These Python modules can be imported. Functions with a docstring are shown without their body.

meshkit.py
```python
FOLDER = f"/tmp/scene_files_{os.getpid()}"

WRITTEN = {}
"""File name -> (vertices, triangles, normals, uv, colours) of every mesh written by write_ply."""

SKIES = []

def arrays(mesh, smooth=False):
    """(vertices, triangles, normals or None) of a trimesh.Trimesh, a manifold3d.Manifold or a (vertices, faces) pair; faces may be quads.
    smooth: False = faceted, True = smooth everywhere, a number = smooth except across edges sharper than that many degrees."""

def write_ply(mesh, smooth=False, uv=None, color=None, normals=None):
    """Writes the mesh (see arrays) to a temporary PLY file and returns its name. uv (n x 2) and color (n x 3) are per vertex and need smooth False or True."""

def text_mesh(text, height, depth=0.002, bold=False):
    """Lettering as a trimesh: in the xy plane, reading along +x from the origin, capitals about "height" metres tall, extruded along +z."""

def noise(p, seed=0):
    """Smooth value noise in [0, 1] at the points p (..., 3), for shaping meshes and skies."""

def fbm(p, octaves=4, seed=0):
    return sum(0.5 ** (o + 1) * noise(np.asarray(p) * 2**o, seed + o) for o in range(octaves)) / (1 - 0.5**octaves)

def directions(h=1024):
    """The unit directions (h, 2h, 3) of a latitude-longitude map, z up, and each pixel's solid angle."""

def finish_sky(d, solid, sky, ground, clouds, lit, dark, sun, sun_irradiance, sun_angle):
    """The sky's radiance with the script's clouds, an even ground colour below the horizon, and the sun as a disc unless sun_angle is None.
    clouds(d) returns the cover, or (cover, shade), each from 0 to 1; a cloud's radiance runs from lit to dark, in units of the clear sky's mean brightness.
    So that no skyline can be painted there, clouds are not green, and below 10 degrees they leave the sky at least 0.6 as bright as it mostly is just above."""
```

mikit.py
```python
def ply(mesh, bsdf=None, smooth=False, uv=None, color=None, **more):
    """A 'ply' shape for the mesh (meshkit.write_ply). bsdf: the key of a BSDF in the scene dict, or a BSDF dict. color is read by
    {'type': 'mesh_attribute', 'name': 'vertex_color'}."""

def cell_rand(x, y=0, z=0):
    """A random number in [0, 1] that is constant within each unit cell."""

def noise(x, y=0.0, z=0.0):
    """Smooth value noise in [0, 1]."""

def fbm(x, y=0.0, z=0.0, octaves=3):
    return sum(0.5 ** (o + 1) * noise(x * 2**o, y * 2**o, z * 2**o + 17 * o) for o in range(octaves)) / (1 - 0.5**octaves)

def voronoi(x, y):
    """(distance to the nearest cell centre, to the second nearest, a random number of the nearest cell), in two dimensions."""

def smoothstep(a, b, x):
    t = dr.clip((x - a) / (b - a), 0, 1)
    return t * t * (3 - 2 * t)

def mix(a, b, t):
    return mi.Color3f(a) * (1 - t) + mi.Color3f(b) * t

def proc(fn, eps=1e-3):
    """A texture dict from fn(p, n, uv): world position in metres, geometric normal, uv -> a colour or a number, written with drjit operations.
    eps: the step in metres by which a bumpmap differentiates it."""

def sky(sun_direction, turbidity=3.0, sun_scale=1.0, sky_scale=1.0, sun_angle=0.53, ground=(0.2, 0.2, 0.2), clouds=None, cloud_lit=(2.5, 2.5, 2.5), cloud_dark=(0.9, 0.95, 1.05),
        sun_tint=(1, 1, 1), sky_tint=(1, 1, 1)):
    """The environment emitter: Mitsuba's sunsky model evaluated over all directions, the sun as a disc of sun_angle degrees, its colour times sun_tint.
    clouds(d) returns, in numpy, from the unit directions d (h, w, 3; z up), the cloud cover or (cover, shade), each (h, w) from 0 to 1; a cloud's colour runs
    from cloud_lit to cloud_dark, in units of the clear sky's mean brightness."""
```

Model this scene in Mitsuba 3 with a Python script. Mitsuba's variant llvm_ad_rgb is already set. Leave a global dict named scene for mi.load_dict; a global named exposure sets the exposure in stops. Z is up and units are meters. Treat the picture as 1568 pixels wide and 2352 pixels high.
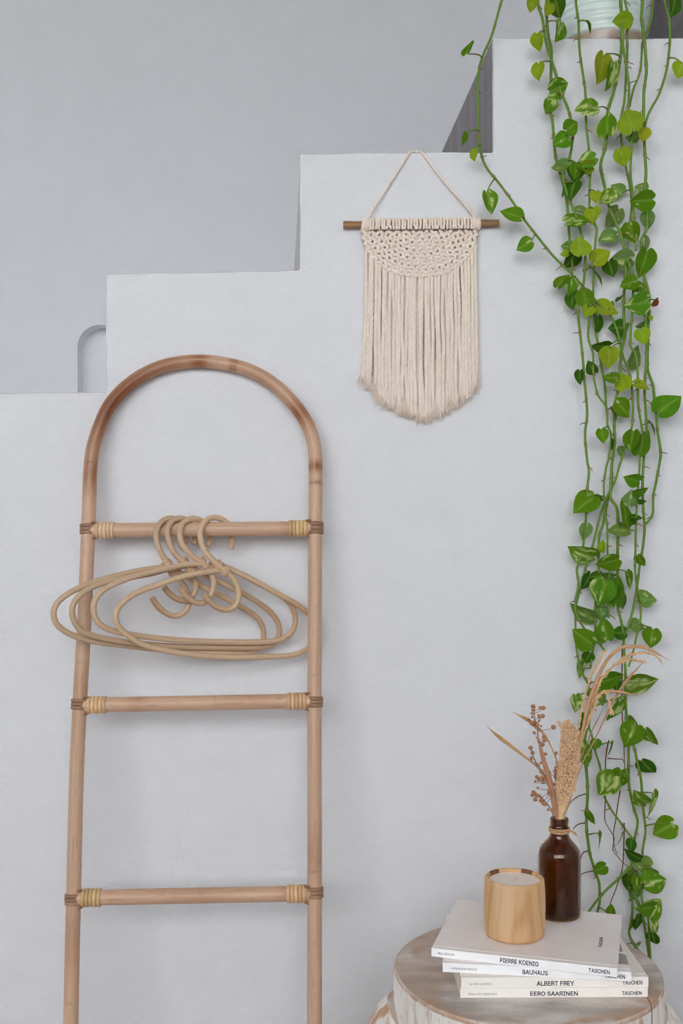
import math, random
import numpy as np, trimesh, drjit as dr, mitsuba as mi
import mikit, meshkit
from scipy.interpolate import CubicSpline, PchipInterpolator
from shapely.geometry import Polygon, Point, box as sbox

scene, labels = {}, {}
rng = np.random.default_rng(7)
random.seed(7)
TF = mi.ScalarTransform4f
# ------------------------------------------------------------------ camera, sky, exposure
CAM_Z, FOC = 1.05, 2530.0
scene['camera'] = {'type': 'perspective', 'fov_axis': 'x', 'fov': 2 * math.degrees(math.atan(784 / FOC)),
                   'to_world': TF().look_at(origin=[0, 0, CAM_Z], target=[0, 1, CAM_Z], up=[0, 0, 1]), 'near_clip': 0.05, 'far_clip': 200.0}


def overcast(d):
    return np.ones(d.shape[:2]), 0.25 + 0.5 * meshkit.fbm(d * 2.5, 3, 5)


scene['sky'] = mikit.sky([-0.4, -0.5, 0.77], turbidity=4.0, sun_scale=0.0, ground=(0.42, 0.40, 0.38), clouds=overcast,
                         cloud_lit=(1.00, 1.03, 1.07), cloud_dark=(0.90, 0.94, 0.98))
exposure = 5.80
WALL_Y = 1.70
WIN = (-3.6, 1.3, 1.45, 3.42)          # assumed opening behind the camera, shaped for the light: left, right, sill, head


def P(u, v, y):
    """The point at depth y (metres from the camera) seen at the photograph's pixel (u, v)."""
    return np.stack(np.broadcast_arrays((np.asarray(u, float) - 784) / FOC * y, y, CAM_Z - (np.asarray(v, float) - 1176) / FOC * y), -1).astype(float)


def lin(r, g, b, gain=1.0):
    c = np.array([r, g, b], float) / 255
    return np.where(c <= 0.04045, c / 12.92, ((c + 0.055) / 1.055) ** 2.4) * gain


def mcol(r, g, b):
    return mi.Color3f(*[float(x) for x in lin(r, g, b)])


# ------------------------------------------------------------------ materials
def rgb(c):
    return {'type': 'rgb', 'value': [float(x) for x in c]}


VC = {'type': 'mesh_attribute', 'name': 'vertex_color'}


def principled(color, rough=0.6, spec=0.4, **more):
    return {'type': 'principled', 'base_color': color if isinstance(color, dict) else rgb(color), 'roughness': rough, 'specular': spec, **more}


def mat(key, bsdf, two=True):
    scene[key] = {'type': 'twosided', 'bsdf': bsdf} if two else bsdf


def bumped(bsdf, fn, scale, eps=1e-3):
    return {'type': 'bumpmap', 'arbitrary': mikit.proc(fn, eps), 'scale': scale, 'bsdf': bsdf}


def plaster_bump(p, n, uv):
    return 0.5 * mikit.fbm(p.x * 160, p.y * 160, p.z * 160, 3) + 0.6 * mikit.noise(p.x * 22, p.y * 22, p.z * 22)


def white_wall(p, n, uv):
    a = mikit.fbm(p.x * 3.1, p.y * 3, p.z * 3.1, 3)
    base = mikit.mix(mi.Color3f(0.665, 0.665, 0.675), mi.Color3f(0.70, 0.70, 0.71), a)
    # two fine hairline cracks in the plaster
    wob = (mikit.fbm(p.z * 40, 1.0, 2.0, 3) - 0.5) * 0.02
    c1 = dr.abs(p.x + 0.252 - wob - 0.12 * (p.z - 0.55)) < 0.00035
    c1 &= (p.z > 0.42) & (p.z < 0.60)
    wob2 = (mikit.fbm(p.x * 40, 4.0, 2.0, 3) - 0.5) * 0.012
    c2 = (dr.abs(p.z - 1.62 - 0.30 * (p.x - 0.2) - wob2) < 0.0003) & (p.x > 0.16) & (p.x < 0.235)
    speck = mikit.noise(p.x * 150, p.y * 150, p.z * 150)
    dirt = mikit.smoothstep(0.97, 1.0, speck) * 0.12
    grain = 0.965 + 0.07 * mikit.fbm(p.x * 330, p.y * 330, p.z * 330, 3)
    return dr.select(c1 | c2, base * 0.90, base * (1 - dirt) * grain)


def grey_wall(p, n, uv):
    a = mikit.fbm(p.x * 2.0, p.y * 2, p.z * 2.0, 3)
    return mikit.mix(mi.Color3f(0.665, 0.675, 0.69), mi.Color3f(0.71, 0.72, 0.74), a) * (0.975 + 0.05 * mikit.fbm(p.x * 230, p.y * 230, p.z * 230, 3))


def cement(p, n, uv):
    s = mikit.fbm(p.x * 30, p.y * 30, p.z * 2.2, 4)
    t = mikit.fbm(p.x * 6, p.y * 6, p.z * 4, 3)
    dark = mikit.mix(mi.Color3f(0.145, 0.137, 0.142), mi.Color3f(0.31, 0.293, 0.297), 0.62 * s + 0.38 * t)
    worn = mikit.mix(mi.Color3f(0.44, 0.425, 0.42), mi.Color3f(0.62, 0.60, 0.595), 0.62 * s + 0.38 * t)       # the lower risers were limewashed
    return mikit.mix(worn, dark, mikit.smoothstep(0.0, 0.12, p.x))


def floor_color(p, n, uv):
    a = mikit.fbm(p.x * 1.3, p.y * 9, 0, 3)
    return mikit.mix(mi.Color3f(0.24, 0.21, 0.19), mi.Color3f(0.33, 0.29, 0.265), a)


mat('m_wall', bumped(principled(mikit.proc(white_wall), 0.85, 0.15), plaster_bump, 0.0032))
mat('m_back', bumped(principled(mikit.proc(grey_wall), 0.85, 0.15), plaster_bump, 0.0012))
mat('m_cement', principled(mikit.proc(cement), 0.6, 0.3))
mat('m_floor', principled(mikit.proc(floor_color), 0.55, 0.3))
mat('m_ceiling', principled((0.42, 0.41, 0.40), 0.9, 0.1))
mat('m_rattan', principled(VC, 0.42, 0.35))
mat('m_cotton', principled(VC, 0.95, 0.05, sheen=0.25))
scene['m_leaf'] = {'type': 'principledthin', 'base_color': VC, 'roughness': 0.38, 'diff_trans': 0.55, 'spec_trans': 0.0, 'eta': 1.4}
mat('m_stem', principled(VC, 0.5, 0.3))
mat('m_dry', principled(VC, 0.85, 0.1))
mat('m_glaze', principled(VC, 0.25, 0.5))


def wood_dowel(p, n, uv):
    a = mikit.fbm(p.x * 12, p.y * 400, p.z * 400, 3)
    return mikit.mix(mcol(118, 86, 62), mcol(178, 138, 104), a)


def candle_wood(p, n, uv):
    g = mikit.fbm(p.x * 700, p.y * 700, p.z * 22, 3)
    w = (mikit.fbm(p.x * 18, p.y * 18, p.z * 7.0, 3) - 0.5) * 2.6
    d = dr.sqrt(dr.square(p.x - 0.235) + dr.square(p.y - 1.30)) * 52 + w + p.z * 3.0
    band = dr.power(0.5 + 0.5 * dr.sin(d * 6.28), 5.0)
    c = mikit.mix(mi.Color3f(*[float(x) for x in lin(208, 170, 126)]), mi.Color3f(*[float(x) for x in lin(182, 136, 92)]), dr.clip(0.55 * band + 0.55 * (g - 0.25), 0, 1))
    return mikit.mix(c, mcol(222, 190, 154), mikit.smoothstep(0.5, 0.8, mikit.noise(p.x * 34, p.y * 34, p.z * 9)) * 0.45)


def stool_paint(p, n, uv):
    # whitewash, rubbed through to brown wood; grey and worn on the flat top
    st = mikit.fbm(p.x * 70, p.y * 70, p.z * 7, 4)
    pat = mikit.fbm(p.x * 13, p.y * 13, p.z * 9, 3)
    fine = mikit.fbm(p.x * 300, p.y * 300, p.z * 60, 3)
    wear = mikit.smoothstep(0.54, 0.66, 0.55 * st + 0.45 * pat)
    side = mikit.mix(mcol(226, 221, 214), mcol(198, 178, 165), mikit.smoothstep(0.42, 0.75, st) * 0.75)
    side = mikit.mix(side, mcol(187, 140, 100), wear * 0.85)
    side = mikit.mix(side, mcol(150, 132, 122), mikit.smoothstep(0.60, 0.75, fine) * 0.4)
    rx, ry = p.x - 0.2385, p.y - 1.42
    rr = dr.sqrt(rx * rx + ry * ry)
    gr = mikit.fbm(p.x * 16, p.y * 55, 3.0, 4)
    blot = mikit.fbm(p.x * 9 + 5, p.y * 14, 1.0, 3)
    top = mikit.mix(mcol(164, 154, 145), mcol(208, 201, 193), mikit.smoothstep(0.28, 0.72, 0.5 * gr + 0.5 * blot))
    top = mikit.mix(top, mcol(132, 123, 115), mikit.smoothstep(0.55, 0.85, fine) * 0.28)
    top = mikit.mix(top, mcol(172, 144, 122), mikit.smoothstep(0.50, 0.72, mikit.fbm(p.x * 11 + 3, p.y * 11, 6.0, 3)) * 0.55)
    rim = mikit.smoothstep(0.140, 0.170, rr + (blot - 0.5) * 0.05)
    brown = mikit.smoothstep(0.45, 0.62, mikit.fbm(p.x * 24, p.y * 24, 9.0, 3))
    top = mikit.mix(top, mcol(178, 140, 112), rim * brown * 0.8)
    edge = mikit.smoothstep(0.1665, 0.1705, rr) * mikit.smoothstep(0.3, 0.55, mikit.fbm(p.x * 40, p.y * 40, p.z * 40, 3))
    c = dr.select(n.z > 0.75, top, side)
    c = mikit.mix(c, mcol(172, 128, 95), edge * dr.select(p.z > 0.4565, 1.0, 0.0) * 0.75)
    crack = (dr.abs(rx - 0.131 - 0.05 * (ry + 0.06) - (mikit.noise(p.y * 60, 2.0) - 0.5) * 0.004) < 0.0006) & (ry < -0.03)
    return dr.select(crack, mcol(110, 84, 66), c)


def dimmed_cover_paper(p, n, uv):
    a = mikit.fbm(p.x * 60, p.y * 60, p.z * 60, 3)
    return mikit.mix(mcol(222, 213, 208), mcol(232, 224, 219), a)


def page_edge(p, n, uv):
    a = mikit.noise(p.z * 3500, p.x * 15, p.y * 15)
    return mikit.mix(mcol(205, 196, 182), mcol(234, 226, 214), a)


mat('m_dowel', principled(mikit.proc(wood_dowel), 0.7, 0.2))
mat('m_candle_wood', principled(mikit.proc(candle_wood), 0.75, 0.15))
mat('m_wax', principled(lin(224, 210, 198), 0.55, 0.4))
mat('m_stool', principled(mikit.proc(stool_paint), 0.8, 0.15))
mat('m_cover_dimmed', principled(mikit.proc(dimmed_cover_paper), 0.5, 0.35))  # cover tones carry the weaker light of upward faces
mat('m_cover_cream_dimmed', principled(lin(226, 217, 208), 0.5, 0.35))
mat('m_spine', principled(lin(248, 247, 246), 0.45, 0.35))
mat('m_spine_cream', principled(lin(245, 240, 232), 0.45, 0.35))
mat('m_pages', principled(mikit.proc(page_edge), 0.9, 0.1))
mat('m_ink', principled(lin(48, 44, 66), 0.6, 0.2))
mat('m_ink_grey', principled(lin(128, 122, 126), 0.6, 0.2))
mat('m_print', principled(lin(150, 146, 140), 0.5, 0.3))
mat('m_soil', principled((0.05, 0.035, 0.025), 0.95, 0.1))
scene['m_amber'] = {'type': 'dielectric', 'int_ior': 1.5, 'ext_ior': 1.0, 'specular_transmittance': rgb((0.54, 0.34, 0.12)), 'specular_reflectance': rgb((1, 1, 1))}


# ------------------------------------------------------------------ helpers
def key_for(name, parent=None):
    base = f'{parent}__{name}' if parent else name
    k, i = base, 0
    while k in taken:
        i += 1
        k = f'{base}_{i:03d}'
    taken.add(k)
    return k


taken = set(scene)


def thing(name, label, category, group=None):
    k = key_for(name)
    labels[k] = {'label': label, 'category': category}
    if group:
        labels[k]['group'] = group
    return k


def add(name, mesh, bsdf, parent=None, smooth=False, color=None, label=None, kind=None, category=None, group=None):
    k = key_for(name, parent)
    scene[k] = mikit.ply(mesh, bsdf, smooth=smooth, color=color)
    t = {}
    for a, b in (('label', label), ('kind', kind), ('category', category), ('group', group)):
        if b:
            t[a] = b
    if t:
        labels[k] = t
    return k


def spline(pts, n, kind='c'):
    p = np.asarray(pts, float)
    s = np.r_[0, np.cumsum(np.linalg.norm(np.diff(p, axis=0), axis=1) ** 0.75)]
    f = CubicSpline(s, p) if kind == 'c' else PchipInterpolator(s, p)
    q = f(np.linspace(0, s[-1], n * 4))
    a = np.r_[0, np.cumsum(np.linalg.norm(np.diff(q, axis=0), axis=1))]
    t = np.linspace(0, a[-1], n)
    return np.stack([np.interp(t, a, q[:, i]) for i in range(q.shape[1])], 1)


def tube(points, radii, sides=12, up=(0, 0, 1), cap=True, radius_fn=None):
    """A swept tube: (vertices, faces, arc length, angle) with the last two per vertex."""
    p = np.asarray(points, float)
    n = len(p)
    t = np.gradient(p, axis=0)
    t /= np.linalg.norm(t, axis=1, keepdims=True) + 1e-12
    a = np.cross(t[0], up)
    if np.linalg.norm(a) < 1e-3:
        a = np.cross(t[0], (1, 0, 0))
    a /= np.linalg.norm(a)
    A = np.empty_like(p)
    for i in range(n):
        a = a - t[i] * (a @ t[i])
        a /= np.linalg.norm(a) + 1e-12
        A[i] = a
    B = np.cross(t, A)
    s = np.r_[0, np.cumsum(np.linalg.norm(np.diff(p, axis=0), axis=1))]
    ang = np.arange(sides) * 2 * np.pi / sides
    r = np.broadcast_to(np.asarray(radii, float), (n,))[:, None] * np.ones(sides)
    S, G = np.meshgrid(s, ang, indexing='ij')
    if radius_fn is not None:
        r = r * radius_fn(S, G)
    v = p[:, None] + r[..., None] * (np.cos(ang)[None, :, None] * A[:, None] + np.sin(ang)[None, :, None] * B[:, None])
    i, j = np.meshgrid(np.arange(n - 1), np.arange(sides), indexing='ij')
    j2 = (j + 1) % sides
    q = np.stack([i * sides + j, i * sides + j2, (i + 1) * sides + j2, (i + 1) * sides + j], -1).reshape(-1, 4)
    f = np.vstack([q[:, [0, 1, 2]], q[:, [0, 2, 3]]])
    v = v.reshape(-1, 3)
    S, G = S.ravel(), G.ravel()
    if cap:
        m = len(v)
        v = np.vstack([v, p[:1], p[-1:]])
        k = np.arange(sides)
        f = np.vstack([f, np.stack([(k + 1) % sides, k, np.full(sides, m)], 1),
                       np.stack([k + (n - 1) * sides, (k + 1) % sides + (n - 1) * sides, np.full(sides, m + 1)], 1)])
        S, G = np.r_[S, 0, s[-1]], np.r_[G, 0, 0]
    return v, f, S, G


def capped(points, radii, sides=12, **k):
    """Tube with hard end caps: duplicates the end ring so that smooth shading keeps the edge."""
    v, f, S, G = tube(points, radii, sides, cap=False, **k)
    n = len(v)
    k_ = np.arange(sides)
    v = np.vstack([v, v[:sides], [points[0]], v[n - sides:n], [points[-1]]])
    a, b = n, n + sides + 1
    f = np.vstack([f, np.stack([a + (k_ + 1) % sides, a + k_, np.full(sides, a + sides)], 1),
                   np.stack([b + k_, b + (k_ + 1) % sides, np.full(sides, b + sides)], 1)])
    S = np.r_[S, S[:sides], 0, S[n - sides:], S[-1]]
    G = np.r_[G, G[:sides], 0, G[n - sides:], 0]
    return v, f, S, G


def lathe(profile, n=64, center=(0, 0, 0)):
    """Revolves (r, z) points; r = 0 ends are closed to a point ring."""
    pr = np.asarray(profile, float)
    a = np.arange(n) * 2 * np.pi / n
    v = np.stack([pr[:, None, 0] * np.cos(a), pr[:, None, 0] * np.sin(a), np.repeat(pr[:, 1:2], n, 1)], -1).reshape(-1, 3) + np.asarray(center)
    i, j = np.meshgrid(np.arange(len(pr) - 1), np.arange(n), indexing='ij')
    j2 = (j + 1) % n
    q = np.stack([i * n + j, i * n + j2, (i + 1) * n + j2, (i + 1) * n + j], -1).reshape(-1, 4)
    f = np.vstack([q[:, [0, 1, 2]], q[:, [0, 2, 3]]])
    vv, ff = v - np.asarray(center), f
    vol = (vv[ff[:, 0]] * np.cross(vv[ff[:, 1]], vv[ff[:, 2]])).sum()
    return v, (f if vol > 0 else f[:, ::-1])


def join(parts):
    """Joins (vertices, faces[, colours]) tuples."""
    vs, fs, cs, k = [], [], [], 0
    for p in parts:
        vs.append(p[0]); fs.append(np.asarray(p[1]) + k); k += len(p[0])
        if len(p) > 2 and p[2] is not None:
            cs.append(np.broadcast_to(p[2], (len(p[0]), 3)))
    return np.vstack(vs), np.vstack(fs), (np.vstack(cs) if cs else None)


def boxm(lo, hi):
    return trimesh.creation.box(bounds=[lo, hi])


def round_corners(poly, r):
    return poly.buffer(r, 6).buffer(-2 * r, 6).buffer(r, 6)


_oct = trimesh.creation.icosphere(subdivisions=1, radius=1.0)
_low = trimesh.creation.icosphere(subdivisions=0, radius=1.0)


def blob(center, size, axis=None, low=False, noise=0.0):
    """An ellipsoid, its long (third) axis along axis."""
    m = _low if low else _oct
    v = m.vertices * np.asarray(size)
    if noise:
        v = v * (1 + noise * (rng.random((len(v), 1)) - 0.5))
    if axis is not None:
        z = np.asarray(axis, float) / (np.linalg.norm(axis) + 1e-9)
        x = np.cross(z, (0, 1, 0.01)); x /= np.linalg.norm(x)
        v = v @ np.stack([x, np.cross(z, x), z])
    return v + np.asarray(center), np.array(m.faces)


# ------------------------------------------------------------------ the setting
def structure(name, mesh, bsdf, smooth=False):
    return add(name, mesh, bsdf, smooth=smooth, kind='structure')


def wx(u):
    return (u - 784) / FOC * WALL_Y


def wz(v):
    return CAM_Z - (v - 1176) / FOC * WALL_Y


# outline of the white stair side, as built (treads and risers a little out of true)
steps = [(-1537, 1721), (-1092, 1719), (-1092, 1449), (-647, 1447), (-647, 1177), (-202, 1177), (-202, 906),
         (243.5, 902), (242.5, 630), (690, 621), (688, 353), (1133, 349), (1132, 87), (1578, 88), (1578, -180), (2024, -180), (2024, -452), (2300, -452)]
outline = [(wx(u), wz(v)) for u, v in steps]
outline = [(outline[0][0], 0.0)] + outline + [(outline[-1][0], 0.0)]
front = round_corners(Polygon(outline), 0.0035)
c = np.array(front.segmentize(0.012).exterior.coords)[:-1]
wob = np.c_[meshkit.noise(np.c_[c * 28, c[:, :1] * 0], 3), meshkit.noise(np.c_[c * 28, c[:, :1] * 0], 4)] - 0.5
c = np.where(c[:, 1:] > 0.01, c + wob * 0.0016, c)
if Polygon(c).exterior.is_ccw is False:
    c = c[::-1]


def bevel_slab(c, y0, y1, bev):
    """A slab between the depths y0 (front) and y1 with a softened front edge; c is a ccw outline in (x, z)."""
    e0, e1 = c - np.roll(c, 1, 0), np.roll(c, -1, 0) - c
    n0 = np.c_[e0[:, 1], -e0[:, 0]] / (np.linalg.norm(e0, axis=1)[:, None] + 1e-12)
    n1 = np.c_[e1[:, 1], -e1[:, 0]] / (np.linalg.norm(e1, axis=1)[:, None] + 1e-12)
    nn = n0 + n1
    nn /= np.linalg.norm(nn, axis=1)[:, None] + 1e-9
    rings = [(c - nn * bev, y0), (c - nn * bev * 0.3, y0 + bev * 0.3), (c, y0 + bev), (c, y1)]
    v = np.vstack([np.c_[r[:, 0], np.full(len(r), y), r[:, 1]] for r, y in rings])
    n = len(c)
    k = np.arange(n)
    f = []
    for i in range(len(rings) - 1):
        a, b = k + i * n, (k + 1) % n + i * n
        f += [np.stack([a, b, b + n], 1), np.stack([a, b + n, a + n], 1)]
    import mapbox_earcut as earcut
    tri = earcut.triangulate_float64(rings[0][0].astype(np.float64), np.array([n], np.uint32)).reshape(-1, 3)
    m = len(v)
    v = np.vstack([v, v[:n]])
    p = rings[0][0]
    e1_, e2_ = p[tri[:, 1]] - p[tri[:, 0]], p[tri[:, 2]] - p[tri[:, 0]]
    area = (e1_[:, 0] * e2_[:, 1] - e1_[:, 1] * e2_[:, 0]).sum()
    f.append((tri if area > 0 else tri[:, ::-1]) + m)
    return v, np.vstack(f)


structure('wall_front', bevel_slab(c, WALL_Y, WALL_Y + 0.012, 0.0022), 'm_wall', smooth=25)

# the cement stair behind it: its risers run back a little out of square
SK, BACK_Y = -0.055, 2.66
st = [(wx(u), wz(v) + 0.0022) for u, v in steps]
st = [(st[0][0], 0.0)] + st + [(st[-1][0], 0.0)]
stair = Polygon(st).buffer(0.0)
stm = trimesh.creation.extrude_polygon(stair, BACK_Y - (WALL_Y + 0.012), engine='earcut')
v = np.array(stm.vertices)
v = np.c_[v[:, 0] + SK * v[:, 2] + np.where(np.abs(v[:, 0] - wx(688)) < 0.003, 0.001, 0), WALL_Y + 0.012 + v[:, 2], v[:, 1]]
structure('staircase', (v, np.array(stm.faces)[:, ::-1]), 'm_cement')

# back wall of the stairwell, with a small arched niche
nx0, nx1, nztop = (178 - 784) / FOC * BACK_Y, (281 - 784) / FOC * BACK_Y, CAM_Z - (746 - 1176) / FOC * BACK_Y
nr = (nx1 - nx0) / 2
arch = sbox(nx0, 1.27, nx1, nztop - nr).union(Point((nx0 + nx1) / 2, nztop - nr).buffer(nr, 24))
bw = sbox(-4.3, 0, 2.2, 3.5).difference(arch)
m1 = trimesh.creation.extrude_polygon(bw, 0.05, engine='earcut')
m1 = (np.c_[m1.vertices[:, 0], BACK_Y + m1.vertices[:, 2], m1.vertices[:, 1]], np.array(m1.faces)[:, ::-1])
m2 = boxm([-4.3, BACK_Y + 0.05, 0], [2.2, BACK_Y + 0.12, 3.5])
structure('wall_back', join([m1, (np.array(m2.vertices), np.array(m2.faces))])[:2], 'm_back', smooth=20)
structure('floor', boxm([-4.2, -5.0, -0.06], [2.4, BACK_Y + 0.12, 0.0]), 'm_floor')
structure('added_ceiling', boxm([-4.3, -3.1, 3.5], [2.4, BACK_Y + 0.12, 3.62]), 'm_ceiling')  # unseen; added to keep overhead sky light off the upward faces
structure('added_wall_right', boxm([1.55, -3.0, 0.0], [1.67, BACK_Y, 3.5]), 'm_back')  # unseen; added close by to block sky light from the right
structure('wall_left', boxm([-4.3, -3.0, 0.0], [-4.18, BACK_Y, 3.5]), 'm_back')
# assumed unseen wall, its window shaped for the light: sill wall, lintel, two piers
rear = sbox(-4.3, 0, 2.4, 3.5).difference(sbox(WIN[0], WIN[2], WIN[1], WIN[3]))
m1 = trimesh.creation.extrude_polygon(rear, 0.15, engine='earcut')
structure('added_wall_rear', (np.c_[m1.vertices[:, 0], -3.15 + m1.vertices[:, 2], m1.vertices[:, 1]], np.array(m1.faces)[:, ::-1]), 'm_back')


# ------------------------------------------------------------------ rattan ladder
def ladder_y(v):
    return 1.0 / (1 / 1.6885 + (np.asarray(v, float) - 830) * 3.7e-5)


def rattan_color(S, G, base, seed, streak=60.0, nodes=(), burns=()):
    """Cane: fine streaks along its length, darker rings at the nodes, scorched patches where it was bent."""
    q = np.c_[S * 7, np.cos(G) * 2.2, np.sin(G) * 2.2]
    a = meshkit.fbm(q * [1, streak / 12, streak / 12], 3, seed)
    b = meshkit.fbm(np.c_[S * 3.5, np.cos(G) * .6, np.sin(G) * .6], 3, seed + 9)
    fib = meshkit.noise(np.c_[S * 16, np.cos(G) * 7.5, np.sin(G) * 7.5], seed + 3)
    dash = np.clip((meshkit.noise(np.c_[S * 55, np.cos(G) * 6, np.sin(G) * 6], seed + 5) - 0.80) / 0.1, 0, 1)
    col = base * (0.72 + 0.24 * a + 0.22 * b + 0.16 * fib - 0.16 * dash)[:, None]
    for s0, w, d in nodes:
        g = np.exp(-((S - s0 + 0.0012 * np.sin(G * 2)) / w) ** 2)[:, None]
        col = col * (1 - d * g)
    for s0, w, d, ph in burns:
        g = np.exp(-((S - s0) / w) ** 2) * (0.35 + 0.65 * (0.5 + 0.5 * np.cos(G - ph))) * np.clip(0.1 + 1.5 * a, 0, 1.1)
        col = col * (1 - d * g[:, None] * np.array([0.55, 0.80, 0.95]))
    return np.clip(col, 0.01, 0.95)


RAT = lin(203, 166, 138, 0.86)
path = [(163, 2352), (165.5, 2200), (169, 2058), (172.8, 1880), (180, 1680), (188, 1530), (195, 1398), (202.5, 1215), (205.5, 1130), (209.4, 1057), (218, 1012), (234, 967), (252, 931), (287, 891),
        (332, 859), (386, 838), (439, 830.5), (484, 831), (529, 838), (573, 851), (622, 878), (662, 914), (694, 954), (714, 995), (723, 1040), (724.5, 1092),
        (723.8, 1209), (723, 1398), (722, 1680), (722.4, 1880), (722, 2100), (722, 2352)]
pts3 = [P(u, v, ladder_y(v)) for u, v in path]
for end, nxt in ((0, 1), (-1, -2)):
    d = pts3[end] - pts3[nxt]
    foot = pts3[end] + d * ((0.0005 - pts3[end][2]) / d[2])
    mid = pts3[end] + (foot - pts3[end]) * 0.5
    pts3 = [foot, mid] + pts3 if end == 0 else pts3 + [mid, foot]
fp = spline(pts3, 900)
v, f, S, G = capped(fp, 0.0104, 36, up=(0, 1, 0))
Lt = S.max()


def s_at(u, vv):
    q = P(u, vv, ladder_y(vv))
    return np.linalg.norm(np.diff(fp, axis=0), axis=1)[:np.argmin(np.linalg.norm(fp - q, axis=1))].sum()


nodes = [(s_at(209, 1062), 0.0009, 0.35), (s_at(187, 1520), 0.0009, 0.2), (s_at(722, 1550), 0.0009, 0.2), (s_at(722, 2000), 0.0009, 0.3), (s_at(724, 1110), 0.0009, 0.25),
         (s_at(500, 833), 0.0008, 0.2), (s_at(163, 2300), .0009, .2)]
burns = [(s_at(222, 1000), 0.045, 0.6, 1.6), (s_at(280, 900), 0.06, 0.95, 2.3), (s_at(245, 945), 0.035, 0.7, 2.0), (s_at(330, 862), 0.05, 0.5, 2.0), (s_at(400, 835), 0.035, 0.6, 1.4), (s_at(462, 830), 0.016, 1.0, 1.9),
         (s_at(600, 865), 0.05, 0.40, 2.0), (s_at(686, 955), 0.026, 0.95, 2.0), (s_at(723, 1075), 0.009, 1.0, 1.7), (s_at(723, 1110), 0.004, .6, 1.2), (s_at(205, 1090), .03, .75, 2.2), (s_at(535, 840), .004, .7, 1.5), (s_at(544, 842), .003, .7, 1.6),
         (s_at(185, 1585), .04, .3, 1.7), (s_at(164, 2150), .05, .3, 1.6), (s_at(722, 1960), .03, .35, 1.7)]
ladder = thing('ladder', 'arched rattan ladder with three rungs leaning against the white stair wall', 'ladder')
add('frame', (v, f), 'm_rattan', ladder, smooth=True, color=rattan_color(S, G, RAT, 1, nodes=nodes, burns=burns))


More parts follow.
